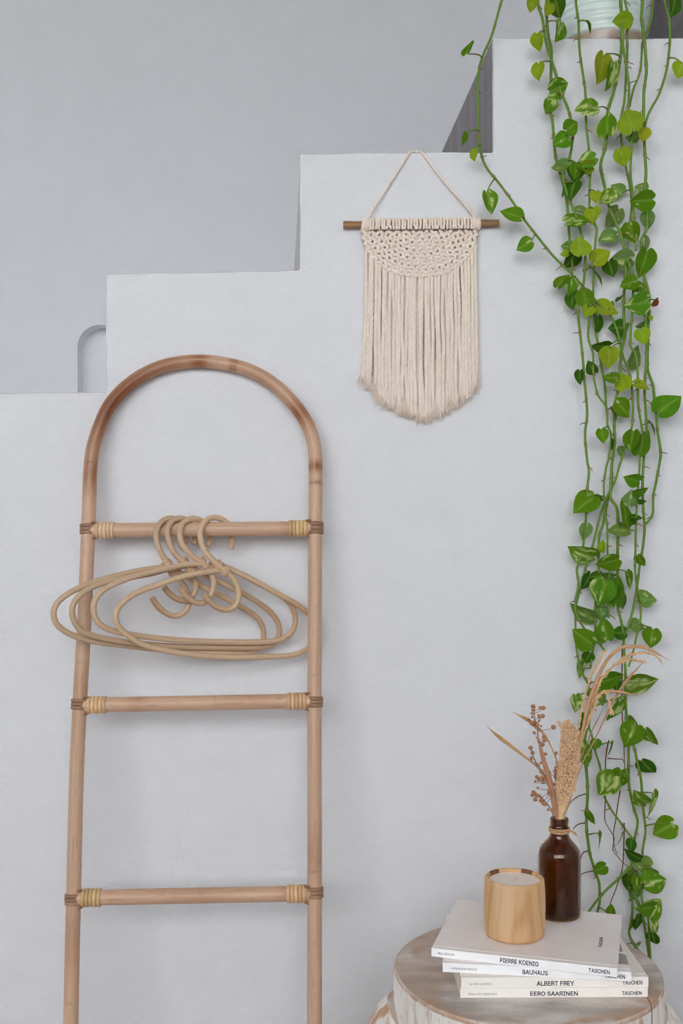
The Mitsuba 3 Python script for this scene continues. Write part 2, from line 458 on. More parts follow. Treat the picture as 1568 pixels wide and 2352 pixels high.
def wrap(p0, p1, n, rad, base, seed, name, parent, label=None, sides=22):
    """A cane binding: n flat strips wound side by side around the piece from p0 to p1."""
    p0, p1 = np.asarray(p0), np.asarray(p1)
    m = n * 9 + 1
    t = np.linspace(0, 1, m)
    q = p0 + (p1 - p0) * t[:, None]
    ph = (t * n) % 1.0
    prof = np.where((ph < 0.06) | (ph > 0.94), 0.0, 1.0) * np.sqrt(np.clip(np.sin(np.pi * np.clip(ph, 0.02, 0.98)), 0, 1)) ** 0.5
    jit = rng.random(n + 1) * 0.0006
    r = rad + 0.0004 + 0.0013 * prof + jit[np.minimum((t * n).astype(int), n)] * prof
    v, f, S, G = capped(q, r, sides, up=(0, 1, 0.02))
    L = np.linalg.norm(p1 - p0)
    idx = np.minimum((S / L * n).astype(int), n - 1)
    tone = 0.82 + 0.34 * rng.random(n)
    fr = (S / L * n) % 1.0
    gap = np.minimum(fr, 1 - fr)
    nz = meshkit.fbm(np.c_[S * 700, np.cos(G) * 3, np.sin(G) * 3], 3, seed)
    col = base * (tone[idx] * (0.78 + 0.4 * nz))[:, None] * np.where(gap < 0.08, 0.55, 1.0)[:, None]
    return add(name, (v, f), 'm_rattan', parent, smooth=40 if False else True, color=np.clip(col, 0.01, 0.95), label=label)


def on_frame(side, vv):
    """Centre of the left or right pole at the image height vv."""
    k = np.arange(len(fp))
    half = (k < len(fp) // 2) if side == 'l' else (k >= len(fp) // 2)
    vv_pts = 1176 - (fp[:, 2] - CAM_Z) / fp[:, 1] * FOC
    i = np.argmin(np.where(half, np.abs(vv_pts - vv), 1e9))
    return fp[i]


TAN, BRN = lin(214, 178, 134, 0.8), lin(160, 122, 94, 0.8)
for i, (vl, vr, wl, wr) in enumerate([(1216, 1213, lin(216, 182, 146), lin(202, 168, 122)), (1618, 1611, lin(212, 174, 132), lin(207, 168, 128)), (2063, 2050, lin(202, 168, 120), lin(214, 172, 130))]):
    a, b = on_frame('l', vl), on_frame('r', vr)
    d = (b - a) / np.linalg.norm(b - a)
    n = 120
    q = a + (b - a) * np.linspace(0, 1, n)[:, None]
    v, f, S, G = tube(q, 0.0108, 24, up=(0, 1, 0.02))
    nds = [[(0.09, .0008, .15)], [(0.20, .0007, .12)], [(0.335, .0012, .4), (0.30, .0007, .2)]][i]
    brn = [[(0.30, .01, .3, 1.0)], [(0.085, .015, .7, -1.6), (.25, .05, .25, 0)], [(.31, .02, .3, .5), (.17, .08, .25, .3)]][i]
    rung = add('rung', (v, f), 'm_rattan', ladder, smooth=True, color=rattan_color(S, G, RAT * 1.03, 20 + i, nodes=nds, burns=brn))
    wrap(a + d * 0.0115, a + d * 0.0395, 5, 0.0108, wl, 30 + i, 'binding', rung)
    wrap(b - d * 0.0120, b - d * 0.0400, 5, 0.0108, wr, 40 + i, 'binding', rung)
    for c0, side, sd in ((a, 'l', 1), (b, 'r', 2)):
        t0, t1 = on_frame(side, (vl if side == 'l' else vr) - 12), on_frame(side, (vl if side == 'l' else vr) + 14)
        wrap(t0, t1, 3, 0.0108, BRN * (1.0 + 0.1 * i), 50 + i * 3 + sd, 'pole_binding', ladder)
    # the tie that crosses the corner under and over the rung end
    for c0, sg in ((a, 1), (b, -1)):
        for sz in (1, -1):
            tie = spline([c0 + np.array([sg * 0.0065, -0.0075, sz * 0.0125]), c0 + np.array([sg * .0105, -0.0065, sz * .0118]), c0 + np.array([sg * .0150, -0.003, sz * .0108])], 8)
            v, f, S, G = tube(tie, [0.0008, .0015, .0018, .0019, .0019, .0018, .0015, .0008], 8)
            add('corner_tie', (v, f), 'm_rattan', ladder, smooth=True, color=np.tile(BRN * 0.85, (len(v), 1)))

# ------------------------------------------------------------------ four rattan hangers on the top rung
HZ = lambda q: np.array([(100 + x / 2.24, 1130 + y / 2.24) for x, y in q])
hangers = [
    dict(hook=[(703, 290), (722, 268), (733, 240), (730, 200), (700, 152), (660, 134), (620, 142), (592, 170), (580, 210), (583, 255), (600, 305), (625, 350), (648, 388), (690, 440), (725, 490), (744, 540), (742, 590), (715, 625),
               (670, 637), (625, 620), (590, 590), (558, 543)],
         loop=[(650, 388), (620, 389), (560, 394), (470, 409), (380, 430), (270, 460), (180, 495), (110, 535), (65, 580), (52, 622), (62, 670), (100, 710), (170, 745), (270, 770), (380, 785), (500, 800), (650, 815),
               (800, 825), (950, 829), (1050, 826), (1100, 808), (1128, 765), (1128, 705), (1100, 650), (1030, 600), (930, 545), (820, 488), (720, 427), (662, 392)]),
    dict(hook=[(774, 267), (780, 240), (776, 195), (745, 150), (703, 134), (665, 146), (643, 175), (637, 215), (648, 260), (670, 310), (705, 348), (738, 380), (768, 430), (783, 480), (775, 520), (750, 550), (710, 558),
               (670, 541), (640, 515), (620, 490)],
         loop=[(735, 378), (700, 384), (650, 394), (560, 418), (450, 438), (340, 460), (250, 490), (190, 530), (155, 575), (147, 622), (160, 670), (190, 710), (240, 735), (320, 755), (450, 775), (600, 790), (800, 798),
               (1000, 801), (1100, 800), (1160, 790), (1203, 755), (1212, 700), (1185, 640), (1120, 580), (1000, 508), (880, 450), (800, 410), (750, 382)]),
    dict(hook=[(845, 275), (858, 245), (856, 205), (818, 152), (775, 135), (735, 145), (708, 172), (701, 210), (708, 255), (735, 300), (780, 340), (828, 375), (860, 420), (876, 460), (872, 500), (852, 545), (815, 572),
               (770, 564), (735, 538), (705, 497)],
         loop=[(825, 372), (800, 371), (740, 373), (650, 390), (560, 410), (450, 440), (350, 480), (290, 520), (260, 570), (258, 620), (280, 670), (330, 705), (400, 725), (500, 742), (640, 758), (800, 768), (1000, 773),
               (1150, 770), (1232, 754), (1280, 715), (1295, 660), (1283, 600), (1248, 555), (1180, 510), (1090, 462), (1000, 415), (930, 385), (850, 372)]),
    dict(hook=[(962, 290), (972, 262), (970, 220), (945, 160), (910, 136), (873, 130), (840, 142), (815, 175), (805, 215), (812, 260), (835, 310), (870, 350), (917, 392), (955, 425), (985, 460), (1002, 500), (1003, 545), (985, 585),
               (945, 606), (900, 597), (860, 570), (825, 528)],
         loop=[(910, 402), (880, 405), (800, 418), (700, 440), (600, 475), (500, 510), (430, 550), (385, 595), (370, 640), (385, 690), (430, 735), (500, 780), (600, 810), (700, 828), (850, 845), (1000, 850), (1150, 848),
               (1250, 843), (1320, 828), (1370, 795), (1397, 745), (1400, 690), (1380, 645), (1335, 602), (1280, 565), (1200, 522), (1100, 465), (1000, 415), (940, 395)]),
]
CANE = lin(204, 174, 142, 0.84)
RUNG_Y = float(ladder_y(1215))
hang_names = ['pale rattan hanger on the top rung, farthest left of the four, behind the others', 'rattan hanger on the top rung, second of the four from the left',
              'rattan hanger on the top rung, second of the four from the right', 'rattan hanger on the top rung, rightmost and nearest of the four']
for i, h in enumerate(hangers):
    hk, lp = HZ(h['hook']), HZ(h['loop'])
    un = 0.5 * (lp[0, 0] + lp[-1, 0])
    y_n = 1.632 - 0.0006 * i

    def plane(u):
        return y_n + np.where(u < un, 3.0e-4 * (u - un), np.where(u < un + 150, 2.0e-4, 2.0e-4) * (u - un))
    k = thing('clothes_hanger', hang_names[i], 'clothes hanger', 'rattan hangers on the top rung')
    tint = CANE * [1.0, 0.94, 1.02, 1.04][i]
    # hook: behind the rung at its tip, over it, in front on the way down, then the plane of the hanger
    neck = np.argmin(np.abs(hk[:, 1] - lp[0, 1]) + np.abs(hk[:, 0] - un))
    top = np.argmin(hk[:, 1])
    ys = []
    for j, (u, vv) in enumerate(hk):
        if j <= 1:
            y = RUNG_Y + 0.0175
        elif j < top:
            y = RUNG_Y + 0.0175 - 0.0165 * max(0, (j - 1)) / (top - 1)
        elif j <= top + 2:
            y = RUNG_Y - 0.001 - 0.0068 * (j - top)
        elif j < neck:
            w = (j - top - 2) / (neck - top - 2)
            y = (RUNG_Y - 0.0166) * (1 - w) + plane(u) * w
        else:
            y = plane(u) - 0.002
        ys.append(float(y))
    pts = P(hk[:, 0], hk[:, 1] + np.where(np.arange(len(hk)) < neck - 3, 0.8, 0), np.array(ys))
    q = spline(pts, 150)
    v, f, S, G = capped(q, 0.0044, 14, up=(0, 1, 0))
    add('hook', (v, f), 'm_rattan', k, smooth=True, color=rattan_color(S, G, tint, 60 + i, burns=[(S.max() - .02, .03, .45, 1.0), (.02, .02, .3, 0.)]))
    pl = P(lp[:, 0], lp[:, 1], plane(lp[:, 0]) + 0.002)
    q = spline(pl, 260)
    v, f, S, G = capped(q, 0.0043, 14, up=(0, 1, 0))
    add('loop', (v, f), 'm_rattan', k, smooth=True, color=rattan_color(S, G, tint, 70 + i, burns=[(S.max() * .8, .05, .3, 1.0)], nodes=[(.25, .001, .15), (.5, .001, .2)]))
    c0 = P(hk[neck][0], hk[neck][1], float(plane(un)))
    along = P(*hk[neck + 1], float(plane(un))) - P(*hk[neck - 1], float(plane(un)))
    along /= np.linalg.norm(along)
    for sg in (-1, 1):
        mid = c0 + along * sg * 0.0075
        wrap(mid - along * 0.0052, mid + along * 0.0052, 4, 0.0060, lin(206, 172, 142), 80 + 2 * i + sg, 'binding', k, sides=16)

# ------------------------------------------------------------------ macrame wall hanging
COT = lin(232, 217, 203)
mac = thing('wall_hanging', 'cream macrame wall hanging with long cord fringe on a wooden dowel', 'wall hanging')
ROD_Y, ROD_R = 1.6915, 0.0055
ra, rb = P(788, 516.5, ROD_Y), P(1145, 512.5, ROD_Y)
v, f, S, G = capped(np.linspace(ra, rb, 40), ROD_R * (1 + 0.05 * np.sin(np.arange(40) * 1.3)), 16, up=(0, 1, 0.02))
add('dowel', (v, f), 'm_dowel', mac, smooth=45, label='brown wooden dowel')


def rod_c(u):
    return P(u, 516.5 - 4.0 * (u - 788) / 357, ROD_Y)


def cord(points, r, twist=900.0, sides=10, seed=0, depth=0.16, n=None, base=COT):
    """Two-ply cotton cord."""
    q = spline(points, n or 40) if len(points) > 2 else np.linspace(points[0], points[1], n or 40)
    v, f, S, G = tube(q, r, sides, radius_fn=lambda S, G: 1 + depth * np.cos(2 * G - twist * S))
    nz = meshkit.fbm(np.c_[S * 250, np.cos(G) * 2, np.sin(G) * 2], 3, seed)
    ply = 0.5 + 0.5 * np.cos(2 * G - twist * S)
    return v, f, np.clip(base * (0.84 + 0.20 * nz + 0.06 * ply)[:, None], 0, 0.95)


topz = wz(351)
hang = [P(842, 506, 1.6885), P(868, 462, 1.692), P(905, 405, 1.6945), P(936, 356, 1.6965), P(941, 349.5, 1.6985), P(952, 348.5, 1.7065), P(961, 349, 1.707), P(968, 349.5, 1.6985), P(974, 356, 1.6965), P(1010, 405, 1.6945), P(1055, 456, 1.692), P(1092, 503, 1.6885)]
v, f, cc = cord(hang, 0.0018, 1300, 10, 3, n=220)
add('hanging_cord', (v, f), 'm_cotton', mac, smooth=True, color=cc)


def arc_v(u):
    """Lower edge of the knotted half round."""
    t = np.clip((np.asarray(u, float) - 964) / 134, -1, 1)
    return 528 + 108 * np.sqrt(1 - np.abs(t) ** 2.3)


# lark's head loops on the dowel
loops_u = np.linspace(849, 1087, 36) + (rng.random(36) - 0.5) * 2.4
for u in loops_u:
    c0 = rod_c(u)
    a = np.linspace(-0.35, math.pi * 1.25, 14)
    rr = ROD_R + 0.0022
    q = c0 + np.c_[np.linspace(0, 0.0008, 14) * (rng.random() - 0.5), -np.cos(a - math.pi / 2 + 0.0) * rr, np.sin(a - math.pi / 2 + math.pi) * -rr * 1.0]
    q = c0 + np.c_[np.full(14, 0.0) + np.linspace(-.0006, .0006, 14) * rng.standard_normal(), np.cos(a) * rr * -1.0, np.sin(a) * rr]
    # runs from the back over the top to the front, then hangs down
    ang = np.linspace(math.radians(10), math.radians(200), 14)
    q = c0 + np.c_[np.linspace(-.0005, .0005, 14) * rng.standard_normal(), np.cos(ang) * rr, np.sin(ang) * rr]
    q = np.vstack([q, c0 + [0.0003 * rng.standard_normal(), -rr, -0.0055], c0 + [0.0003 * rng.standard_normal(), -rr + 0.0008, -0.0095]])
    v, f, cc = cord(q, 0.00205, 1500, 9, int(u), n=26)
    add('loop_knot', (v, f), 'm_cotton', mac, smooth=True, color=cc)
for u in (839, 1093):
    parts = []
    for j in range(5):
        c0 = rod_c(u + (j - 2) * 2.6)
        ang = np.linspace(0, 2 * math.pi, 20)
        rr = ROD_R + 0.0022
        q = c0 + np.c_[0.0012 * np.sin(ang + j), np.cos(ang) * rr, np.sin(ang) * (rr + 0.0012 * (j % 2))]
        parts.append(cord(q, 0.0023, 1300, 9, j + int(u), n=30))
    v, f, cc = join(parts)
    add('end_knot', (v, f), 'm_cotton', mac, smooth=True, color=cc)

# the knotted half round: rows of slanted stitches along nested arcs
parts = []
rows = 12
for k in range(rows):
    fr = (k + 0.75) / rows
    aa, bb = 130 * (0.10 + 0.90 * fr), 106 * fr
    t = np.linspace(-1, 1, 400)
    uu = 964 + aa * t
    vv = 530 + bb * np.sqrt(np.clip(1 - np.abs(t) ** 2.3, 0, 1))
    s = np.r_[0, np.cumsum(np.hypot(np.diff(uu), np.diff(vv)))]
    m = max(3, int(s[-1] / 7.8))
    for j in range(m):
        sj = (j + 0.5 * (k % 2)) / m * s[-1]
        u0, v0 = np.interp(sj, s, uu), np.interp(sj, s, vv)
        if v0 < 531:
            continue
        tx, ty = np.interp(sj + 2, s, uu) - u0, np.interp(sj + 2, s, vv) - v0
        th = math.atan2(ty, tx) + (0.72 if j % 2 else -0.72) + (rng.random() - 0.5) * 0.5
        du, dv = math.cos(th), math.sin(th)
        y = 1.6905 - 0.001 * rng.random()
        L = 6.6 + 1.2 * rng.random()
        q = [P(u0 - du * L, v0 - dv * L, y + 0.0040), P(u0, v0, y - 0.0022), P(u0 + du * L, v0 + dv * L, y + 0.0040)]
        parts.append(cord(q, 0.0029, 1500, 8, k * 50 + j, n=9, depth=0.12))
# added backing cords close the half round; their darker tone paints shade between stitches
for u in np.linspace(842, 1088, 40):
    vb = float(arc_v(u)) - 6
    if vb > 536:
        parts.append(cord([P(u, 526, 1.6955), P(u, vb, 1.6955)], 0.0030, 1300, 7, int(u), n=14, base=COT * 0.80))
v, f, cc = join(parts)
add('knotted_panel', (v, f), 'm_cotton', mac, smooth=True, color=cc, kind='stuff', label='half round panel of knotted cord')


def strand(u0, v0, u1, v1, y, seed, fray=0.35):
    r0 = 0.0027 + 0.0005 * rng.random()
    n = 7
    t = np.linspace(0, 1, n)
    wob = np.cumsum(rng.standard_normal(n)) * 1.35
    wob -= np.linspace(wob[0], wob[-1], n)
    cut = 26 + 34 * rng.random()
    uu, vv = u0 + (u1 - u0) * t + wob, v0 + (v1 - cut - v0) * t
    yy = y + (rng.random(n) - 0.5) * 0.001
    q = spline(P(uu, vv, yy), 120)
    v, f, S, G = tube(q, r0 * np.linspace(0.92, 1.12, 120) * np.interp(np.arange(120), [0, 106, 119], [1, 1, 0.45]), 10, radius_fn=lambda S, G: 1 + 0.09 * np.cos(2 * G - 620 * S))
    nz = meshkit.fbm(np.c_[S * 130, np.cos(G) * 2 + seed, np.sin(G) * 2], 3, seed)
    tone = COT * (0.95 + 0.08 * rng.random())
    out = [(v, f, np.clip(tone * (0.84 + 0.24 * nz + 0.025 * np.cos(2 * G - 620 * S))[:, None], 0, .95))]
    # the end is combed out into loose fibres
    e = q[-13]
    for j in range(28):
        a, rr = rng.random() * 6.283, r0 * 0.8 * math.sqrt(rng.random())
        off = np.array([math.cos(a) * rr, math.sin(a) * rr * 0.7, 0])
        ln = (cut * 0.00067 + 0.004) * (0.80 + 0.32 * rng.random())
        spread = np.array([rng.standard_normal() * 0.0042, rng.standard_normal() * 0.0012 - .0003, 0])
        tt = np.linspace(0, 1, 6)[:, None]
        fb = e + off + spread * tt ** 1.6 + np.array([0, 0, -1]) * ln * tt + np.c_[0.0007 * np.sin(tt[:, 0] * 5 + a), 0 * tt[:, 0], 0 * tt[:, 0]]
        fb[:, 1] = np.minimum(fb[:, 1], WALL_Y - 0.001)
        vf, ff, _, _ = tube(fb, np.array([0.0006, 0.0006, .00055, .0005, .0004, .0002]), 4)
        out.append((vf, ff, np.tile(np.clip(tone * (0.92 + 0.2 * rng.random()), 0, .95), (len(vf), 1))))
    return join(out)


def hem(u):
    """Lower ends of the fringe: a shallow point, lowest right of the middle."""
    return np.interp(u, [826, 848, 870, 900, 930, 965, 1000, 1040, 1070, 1100, 1110], [888, 905, 934, 950, 968, 982, 972, 950, 930, 898, 888])


NS = 34
for layer, (n, yy) in enumerate([(NS, 1.6905), (27, 1.6958)]):
    for i in range(n):
        t = (i + 0.5) / n
        u0 = 838 + 256 * t + (rng.random() - 0.5) * 2.5
        u1 = 835 + 264 * t + (rng.random() - 0.5) * 5
        if t < 0.09:
            u1 -= 6
        v0 = float(arc_v(u0)) - 9
        v1 = float(hem(u1)) + 12 + (rng.random() - 0.5) * 12
        v, f, cc = strand(u0, v0, u1, v1, yy - 0.0008 * rng.random(), layer * 100 + i)
        add('fringe_strand', (v, f), 'm_cotton', mac, smooth=True, color=cc)

# ------------------------------------------------------------------ stool
SX, SY, SR, SZ = 0.2385, 1.42, 0.1705, 0.4633
stool = thing('stool', 'round whitewashed wooden stool with worn edges and bulging legs below the books', 'stool')
prof = [(0, SZ)] + [(r, SZ) for r in np.linspace(0.02, SR - 0.004, 10)] + [(SR - 0.004 + 0.004 * math.sin(a), SZ - 0.004 + 0.004 * math.cos(a)) for a in np.linspace(0.25, math.pi / 2, 6)]
prof += [(SR + 0.001, z) for z in np.linspace(SZ - 0.012, SZ - 0.085, 8)] + [(SR - 0.004, SZ - 0.092), (SR - 0.03, SZ - 0.094), (0, SZ - 0.094)]
vv_, ff_ = lathe(prof, 128, (SX, SY, 0))
ang = np.arctan2(vv_[:, 1] - SY, vv_[:, 0] - SX)
rad = np.hypot(vv_[:, 0] - SX, vv_[:, 1] - SY)
w = 1 + 0.0045 * np.sin(3 * ang + 1) + 0.003 * np.sin(7 * ang)
vv_[:, 0], vv_[:, 1] = SX + rad * w * np.cos(ang), SY + rad * w * np.sin(ang)
vv_[:, 2] += np.where(vv_[:, 2] > SZ - 0.003, -0.0006 * meshkit.noise(vv_ * 30), 0)
add('seat', (vv_, ff_), 'm_stool', stool, smooth=35)
for a in (4, 94, 176, 266):
    d = np.array([math.cos(math.radians(a)), math.sin(math.radians(a)), 0])
    cen = np.array([SX, SY, 0])
    leg = spline([cen + d * 0.135 + [0, 0, 0.405], cen + d * 0.157 + [0, 0, 0.388], cen + d * 0.172 + [0, 0, 0.33], cen + d * 0.165 + [0, 0, 0.24], cen + d * 0.145 + [0, 0, 0.15], cen + d * 0.152 + [0, 0, 0.06], cen + d * 0.158 + [0, 0, 0.0]], 40)
    rr = np.interp(np.linspace(0, 1, 40), [0, 0.06, 0.2, 0.5, 0.8, 1], [0.022, 0.038, 0.046, 0.042, 0.034, 0.040])
    lv, lf, _, _ = capped(leg, rr, 28, up=tuple(np.cross(d, [0, 0, 1])))
    off = (lv - np.array([SX, SY, 0])) @ np.array([-d[1], d[0], 0])
    lv += np.outer(off * 0.55, [-d[1], d[0], 0])
    lv[:, 2] = np.maximum(lv[:, 2], 0.0)
    add('leg', (lv, lf), 'm_stool', stool, smooth=40)
apron = lathe([(0.0, 0.372), (0.10, 0.372), (0.135, 0.366), (0.142, 0.34), (0.12, 0.30), (0.0, 0.295)], 64, (SX, SY, 0))
add('body', apron, 'm_stool', stool, smooth=40)


# ------------------------------------------------------------------ books
def place(mesh, o, ex, ey, ez):
    v = np.array(mesh.vertices)
    return o + v[:, :1] * ex + v[:, 1:2] * ey + v[:, 2:3] * ez, np.array(mesh.faces)


def book(label, corner, angle, length, width, z0, t, cover, texts, cover_text=None):
    k = thing('book', label, 'book', 'hardback books stacked on the stool')
    a = math.radians(angle)
    ex, ed, ez = np.array([math.cos(a), math.sin(a), 0]), np.array([-math.sin(a), math.cos(a), 0]), np.array([0, 0, 1.0])
    o = np.array([corner[0], corner[1], z0])
    bt, w = 0.0019, width
    pr = sbox(0, 0, w, t).difference(sbox(0.0026, bt, w + 1, t - bt))
    for zc, sgn in ((t, 1), (0, -1)):
        pr = pr.difference(Point(0.0085, zc + 0.0012 * sgn).buffer(0.0020, 6))
    pr = pr.buffer(-0.00045, 4).buffer(0.00045, 4)
    for nm, cut, bm in (('cover', sbox(0.0016, -1, 1, 1), cover), ('spine', sbox(-1, -1, 0.0016, 1), 'm_spine' if cover == 'm_cover_dimmed' else 'm_spine_cream')):  # same paper: covers painted darker than spines for dimmer light on top
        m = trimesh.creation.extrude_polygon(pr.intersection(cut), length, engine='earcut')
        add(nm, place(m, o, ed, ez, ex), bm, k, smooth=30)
    ov = 0.0026
    pm = boxm([ov, 0.0025, bt - 0.0001], [length - ov, w - ov, t - bt + 0.0001])
    add('pages', place(pm, o, ex, ed, ez), 'm_pages', k)
    for txt, f0, f1, zc, hgt, bold, ink in texts:
        tm = meshkit.text_mesh(txt, hgt, 0.00016, bold)
        b = tm.bounds
        sx = (f1 - f0) * length / (b[1, 0] - b[0, 0])
        tv = np.array(tm.vertices)
        tv[:, 0] = (tv[:, 0] - b[0, 0]) * sx + f0 * length
        tv[:, 1] = tv[:, 1] + zc * t - hgt / 2
        tm.vertices = tv
        add('lettering', place(tm, o - ed * 0.00002, ex, ez, -ed), ink, k)
    for txt, lx, d0, d1, hgt in cover_text or []:
        tm = meshkit.text_mesh(txt, hgt, 0.00014, True)
        b = tm.bounds
        tv = np.array(tm.vertices)
        tv[:, 0] = (tv[:, 0] - b[0, 0]) * (d1 - d0) / (b[1, 0] - b[0, 0])
        tm.vertices = tv
        add('lettering', place(tm, o + ez * t + ex * lx + ed * d0, ed, -ex, ez), 'm_ink', k)
    return k, o, ex, ed, ez


t4, t3, t2, t1 = 0.0118, 0.0125, 0.0112, 0.0102
z4 = SZ - 0.0002
z3, z2, z1 = z4 + t4, z4 + t4 + t3, z4 + t4 + t3 + t2
INK, GREY = 'm_ink', 'm_ink_grey'
book('cream book with dark spine lettering lying directly on the stool, lowest of the stack', (0.1435, 1.3300), 0.6, 0.2268, 0.180, z4, t4, 'm_cover_cream_dimmed',
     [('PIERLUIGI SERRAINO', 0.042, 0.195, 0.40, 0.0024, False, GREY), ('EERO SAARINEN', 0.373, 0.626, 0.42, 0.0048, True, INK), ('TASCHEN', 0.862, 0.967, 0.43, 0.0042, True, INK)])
b3 = book('cream book lying second from the bottom of the stack', (0.1445, 1.3295), 0.9, 0.2268, 0.182, z3, t3, 'm_cover_cream_dimmed',
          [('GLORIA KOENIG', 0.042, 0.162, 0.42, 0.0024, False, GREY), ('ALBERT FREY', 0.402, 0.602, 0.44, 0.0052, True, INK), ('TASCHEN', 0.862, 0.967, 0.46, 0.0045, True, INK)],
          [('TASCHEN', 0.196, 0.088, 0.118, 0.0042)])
b2 = book('white book lying third from the bottom, just under the topmost tilted book', (0.1236, 1.3470), -7.0, 0.2253, 0.165, z2, t2, 'm_cover_dimmed',
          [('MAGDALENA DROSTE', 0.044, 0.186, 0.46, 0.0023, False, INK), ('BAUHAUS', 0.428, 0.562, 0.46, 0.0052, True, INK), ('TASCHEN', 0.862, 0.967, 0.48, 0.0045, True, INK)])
book('white book turned askew on top of the stack, under the candle and the brown bottle', (0.1115, 1.3665), -16.0, 0.2235, 0.182, z1, t1, 'm_cover_dimmed',
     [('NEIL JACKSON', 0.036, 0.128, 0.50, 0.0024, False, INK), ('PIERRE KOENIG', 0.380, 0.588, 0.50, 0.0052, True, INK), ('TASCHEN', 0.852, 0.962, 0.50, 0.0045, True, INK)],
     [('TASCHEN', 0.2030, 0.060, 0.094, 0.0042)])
# printed picture at the right edge of the second book's cover
kk, o, ex, ed, ez = b2
pic = Polygon([(0.168, 0.03), (0.2252, 0.022), (0.2252, 0.052), (0.217, 0.058), (0.2235, 0.064), (0.2235, 0.088), (0.205, 0.095), (0.168, 0.10)])
pm = trimesh.creation.extrude_polygon(pic, 0.00012, engine='earcut')
add('cover_picture', place(pm, o + ez * t2, ex, ed, ez), 'm_print', kk)
kk, o, ex, ed, ez = b3
pic = Polygon([(0.188, 0.0095), (0.1965, 0.0095), (0.1935, 0.021), (0.188, 0.02)])
pm = trimesh.creation.extrude_polygon(pic, 0.00012, engine='earcut')
add('cover_picture', place(pm, o + ez * t3, ex, ed, ez), 'm_ink', kk)

# ------------------------------------------------------------------ candle in a wooden cup
CZ = z1 + t1 + 0.0002
CX, CY, CR, CH = 0.2215, 1.411, 0.0388, 0.0738
candle = thing('candle', 'cream wax candle in a turned pale wooden cup on the top book', 'candle')
prof = [(0, 0), (CR - 0.008, 0)] + [(CR - 0.0075 + 0.0065 * math.sin(a), 0.0065 - 0.0065 * math.cos(a)) for a in np.linspace(0.1, 1.5, 7)]
prof += [(CR - 0.0009 + 0.0012 * math.sin(math.pi * t), 0.0065 + (CH - 0.011) * t) for t in np.linspace(0.05, 1, 14)]
prof += [(CR - 0.0012, CH - 0.002), (CR - 0.0026, CH - 0.0003), (CR - 0.0040, CH), (CR - 0.0052, CH - 0.0006), (CR - 0.0058, CH - 0.002), (CR - 0.006, CH - 0.008), (CR - 0.006, 0.012), (0, 0.012)]
add('cup', lathe(prof, 96, (CX, CY, CZ)), 'm_candle_wood', candle, smooth=40)
# two dark brown marks let into the rim
mat('m_rim_mark', principled(lin(120, 78, 52), 0.6, 0.3))
for a0, a1 in ((38, 66), (118, 150)):
    aa = np.radians(np.linspace(a0, a1, 14))
    ring = []
    for r, z in ((CR - 0.00595, CH - 0.0075), (CR - 0.00575, CH - 0.0020), (CR - 0.0051, CH - 0.0005), (CR - 0.0040, CH + 0.0001), (CR - 0.0027, CH - 0.0002)):
        ring.append(np.c_[CX + (r - 0.0001) * np.cos(aa), CY + (r - 0.0001) * np.sin(aa), np.full(14, CZ + z + 0.0001)])
    vv_ = np.vstack(ring)
    q = np.array([[i * 14 + j, (i + 1) * 14 + j, (i + 1) * 14 + j + 1, i * 14 + j + 1] for i in range(4) for j in range(13)])
    add('rim_mark', (vv_, q), 'm_rim_mark', candle, smooth=True, label='dark brown mark on the rim')
wz_ = CH - 0.0055
wx_ = [(0, 0.013), (CR - 0.0063, 0.013), (CR - 0.0063, wz_ + 0.0008), (CR - 0.0075, wz_), (CR * 0.5, wz_ - 0.0004), (0.006, wz_ - 0.0006), (0.0, wz_ - 0.0002)]
add('wax', lathe(wx_, 64, (CX, CY, CZ)), 'm_wax', candle, smooth=40, label='cream wax')
wk = spline([np.array([CX, CY, CZ + wz_ - 0.002]), np.array([CX + 0.001, CY, CZ + wz_ + 0.003]), np.array([CX + 0.004, CY + 0.001, CZ + wz_ + 0.0065])], 10)
v, f, S, G = capped(wk, 0.00065, 8)
add('wick', (v, f), 'm_dry', candle, smooth=True, color=np.tile(lin(190, 168, 146), (len(v), 1)))

# ------------------------------------------------------------------ brown bottle
BX, BY, BR = 0.2918, 1.4765, 0.0282
bottle = thing('bottle', 'brown glass bottle holding dried stems, behind the candle on the top book', 'bottle')
outp = [(0, 0.0008), (0.016, 0.0006), (0.022, 0.0), (0.0255, 0.0008), (0.0276, 0.003), (BR, 0.0065), (BR, 0.030), (BR, 0.060), (BR, 0.076), (0.0279, 0.0822), (0.0266, 0.0878), (0.0242, 0.0925), (0.0206, 0.0970), (0.0168, 0.1010), (0.0140, 0.1050), (0.0124, 0.1095),
        (0.0118, 0.1140), (0.0117, 0.1175), (0.0124, 0.1186), (0.0125, 0.1205), (0.0118, 0.1216), (0.0117, 0.1228), (0.0124, 0.1240), (0.0124, 0.1254), (0.0117, 0.1264), (0.0117, 0.1276), (0.0123, 0.1288), (0.0122, 0.1304), (0.0114, 0.1312)]
inp = [(0.0094, 0.1311), (0.0090, 0.1300), (0.0090, 0.1150), (0.0096, 0.1095), (0.0112, 0.1045), (0.0142, 0.1000), (0.0182, 0.0960), (0.0220, 0.0915), (0.0246, 0.0868), (0.0259, 0.0815), (0.0262, 0.076), (0.0262, 0.05), (0.0262, 0.009), (0.0250, 0.0050), (0.020, 0.0032), (0, 0.0036)]


def smooth_profile(p, n):
    p = np.array(p)
    s = np.r_[0, np.cumsum(np.linalg.norm(np.diff(p, axis=0), axis=1))]
    t = np.linspace(0, s[-1], n)
    return np.c_[PchipInterpolator(s, p[:, 0])(t), PchipInterpolator(s, p[:, 1])(t)]


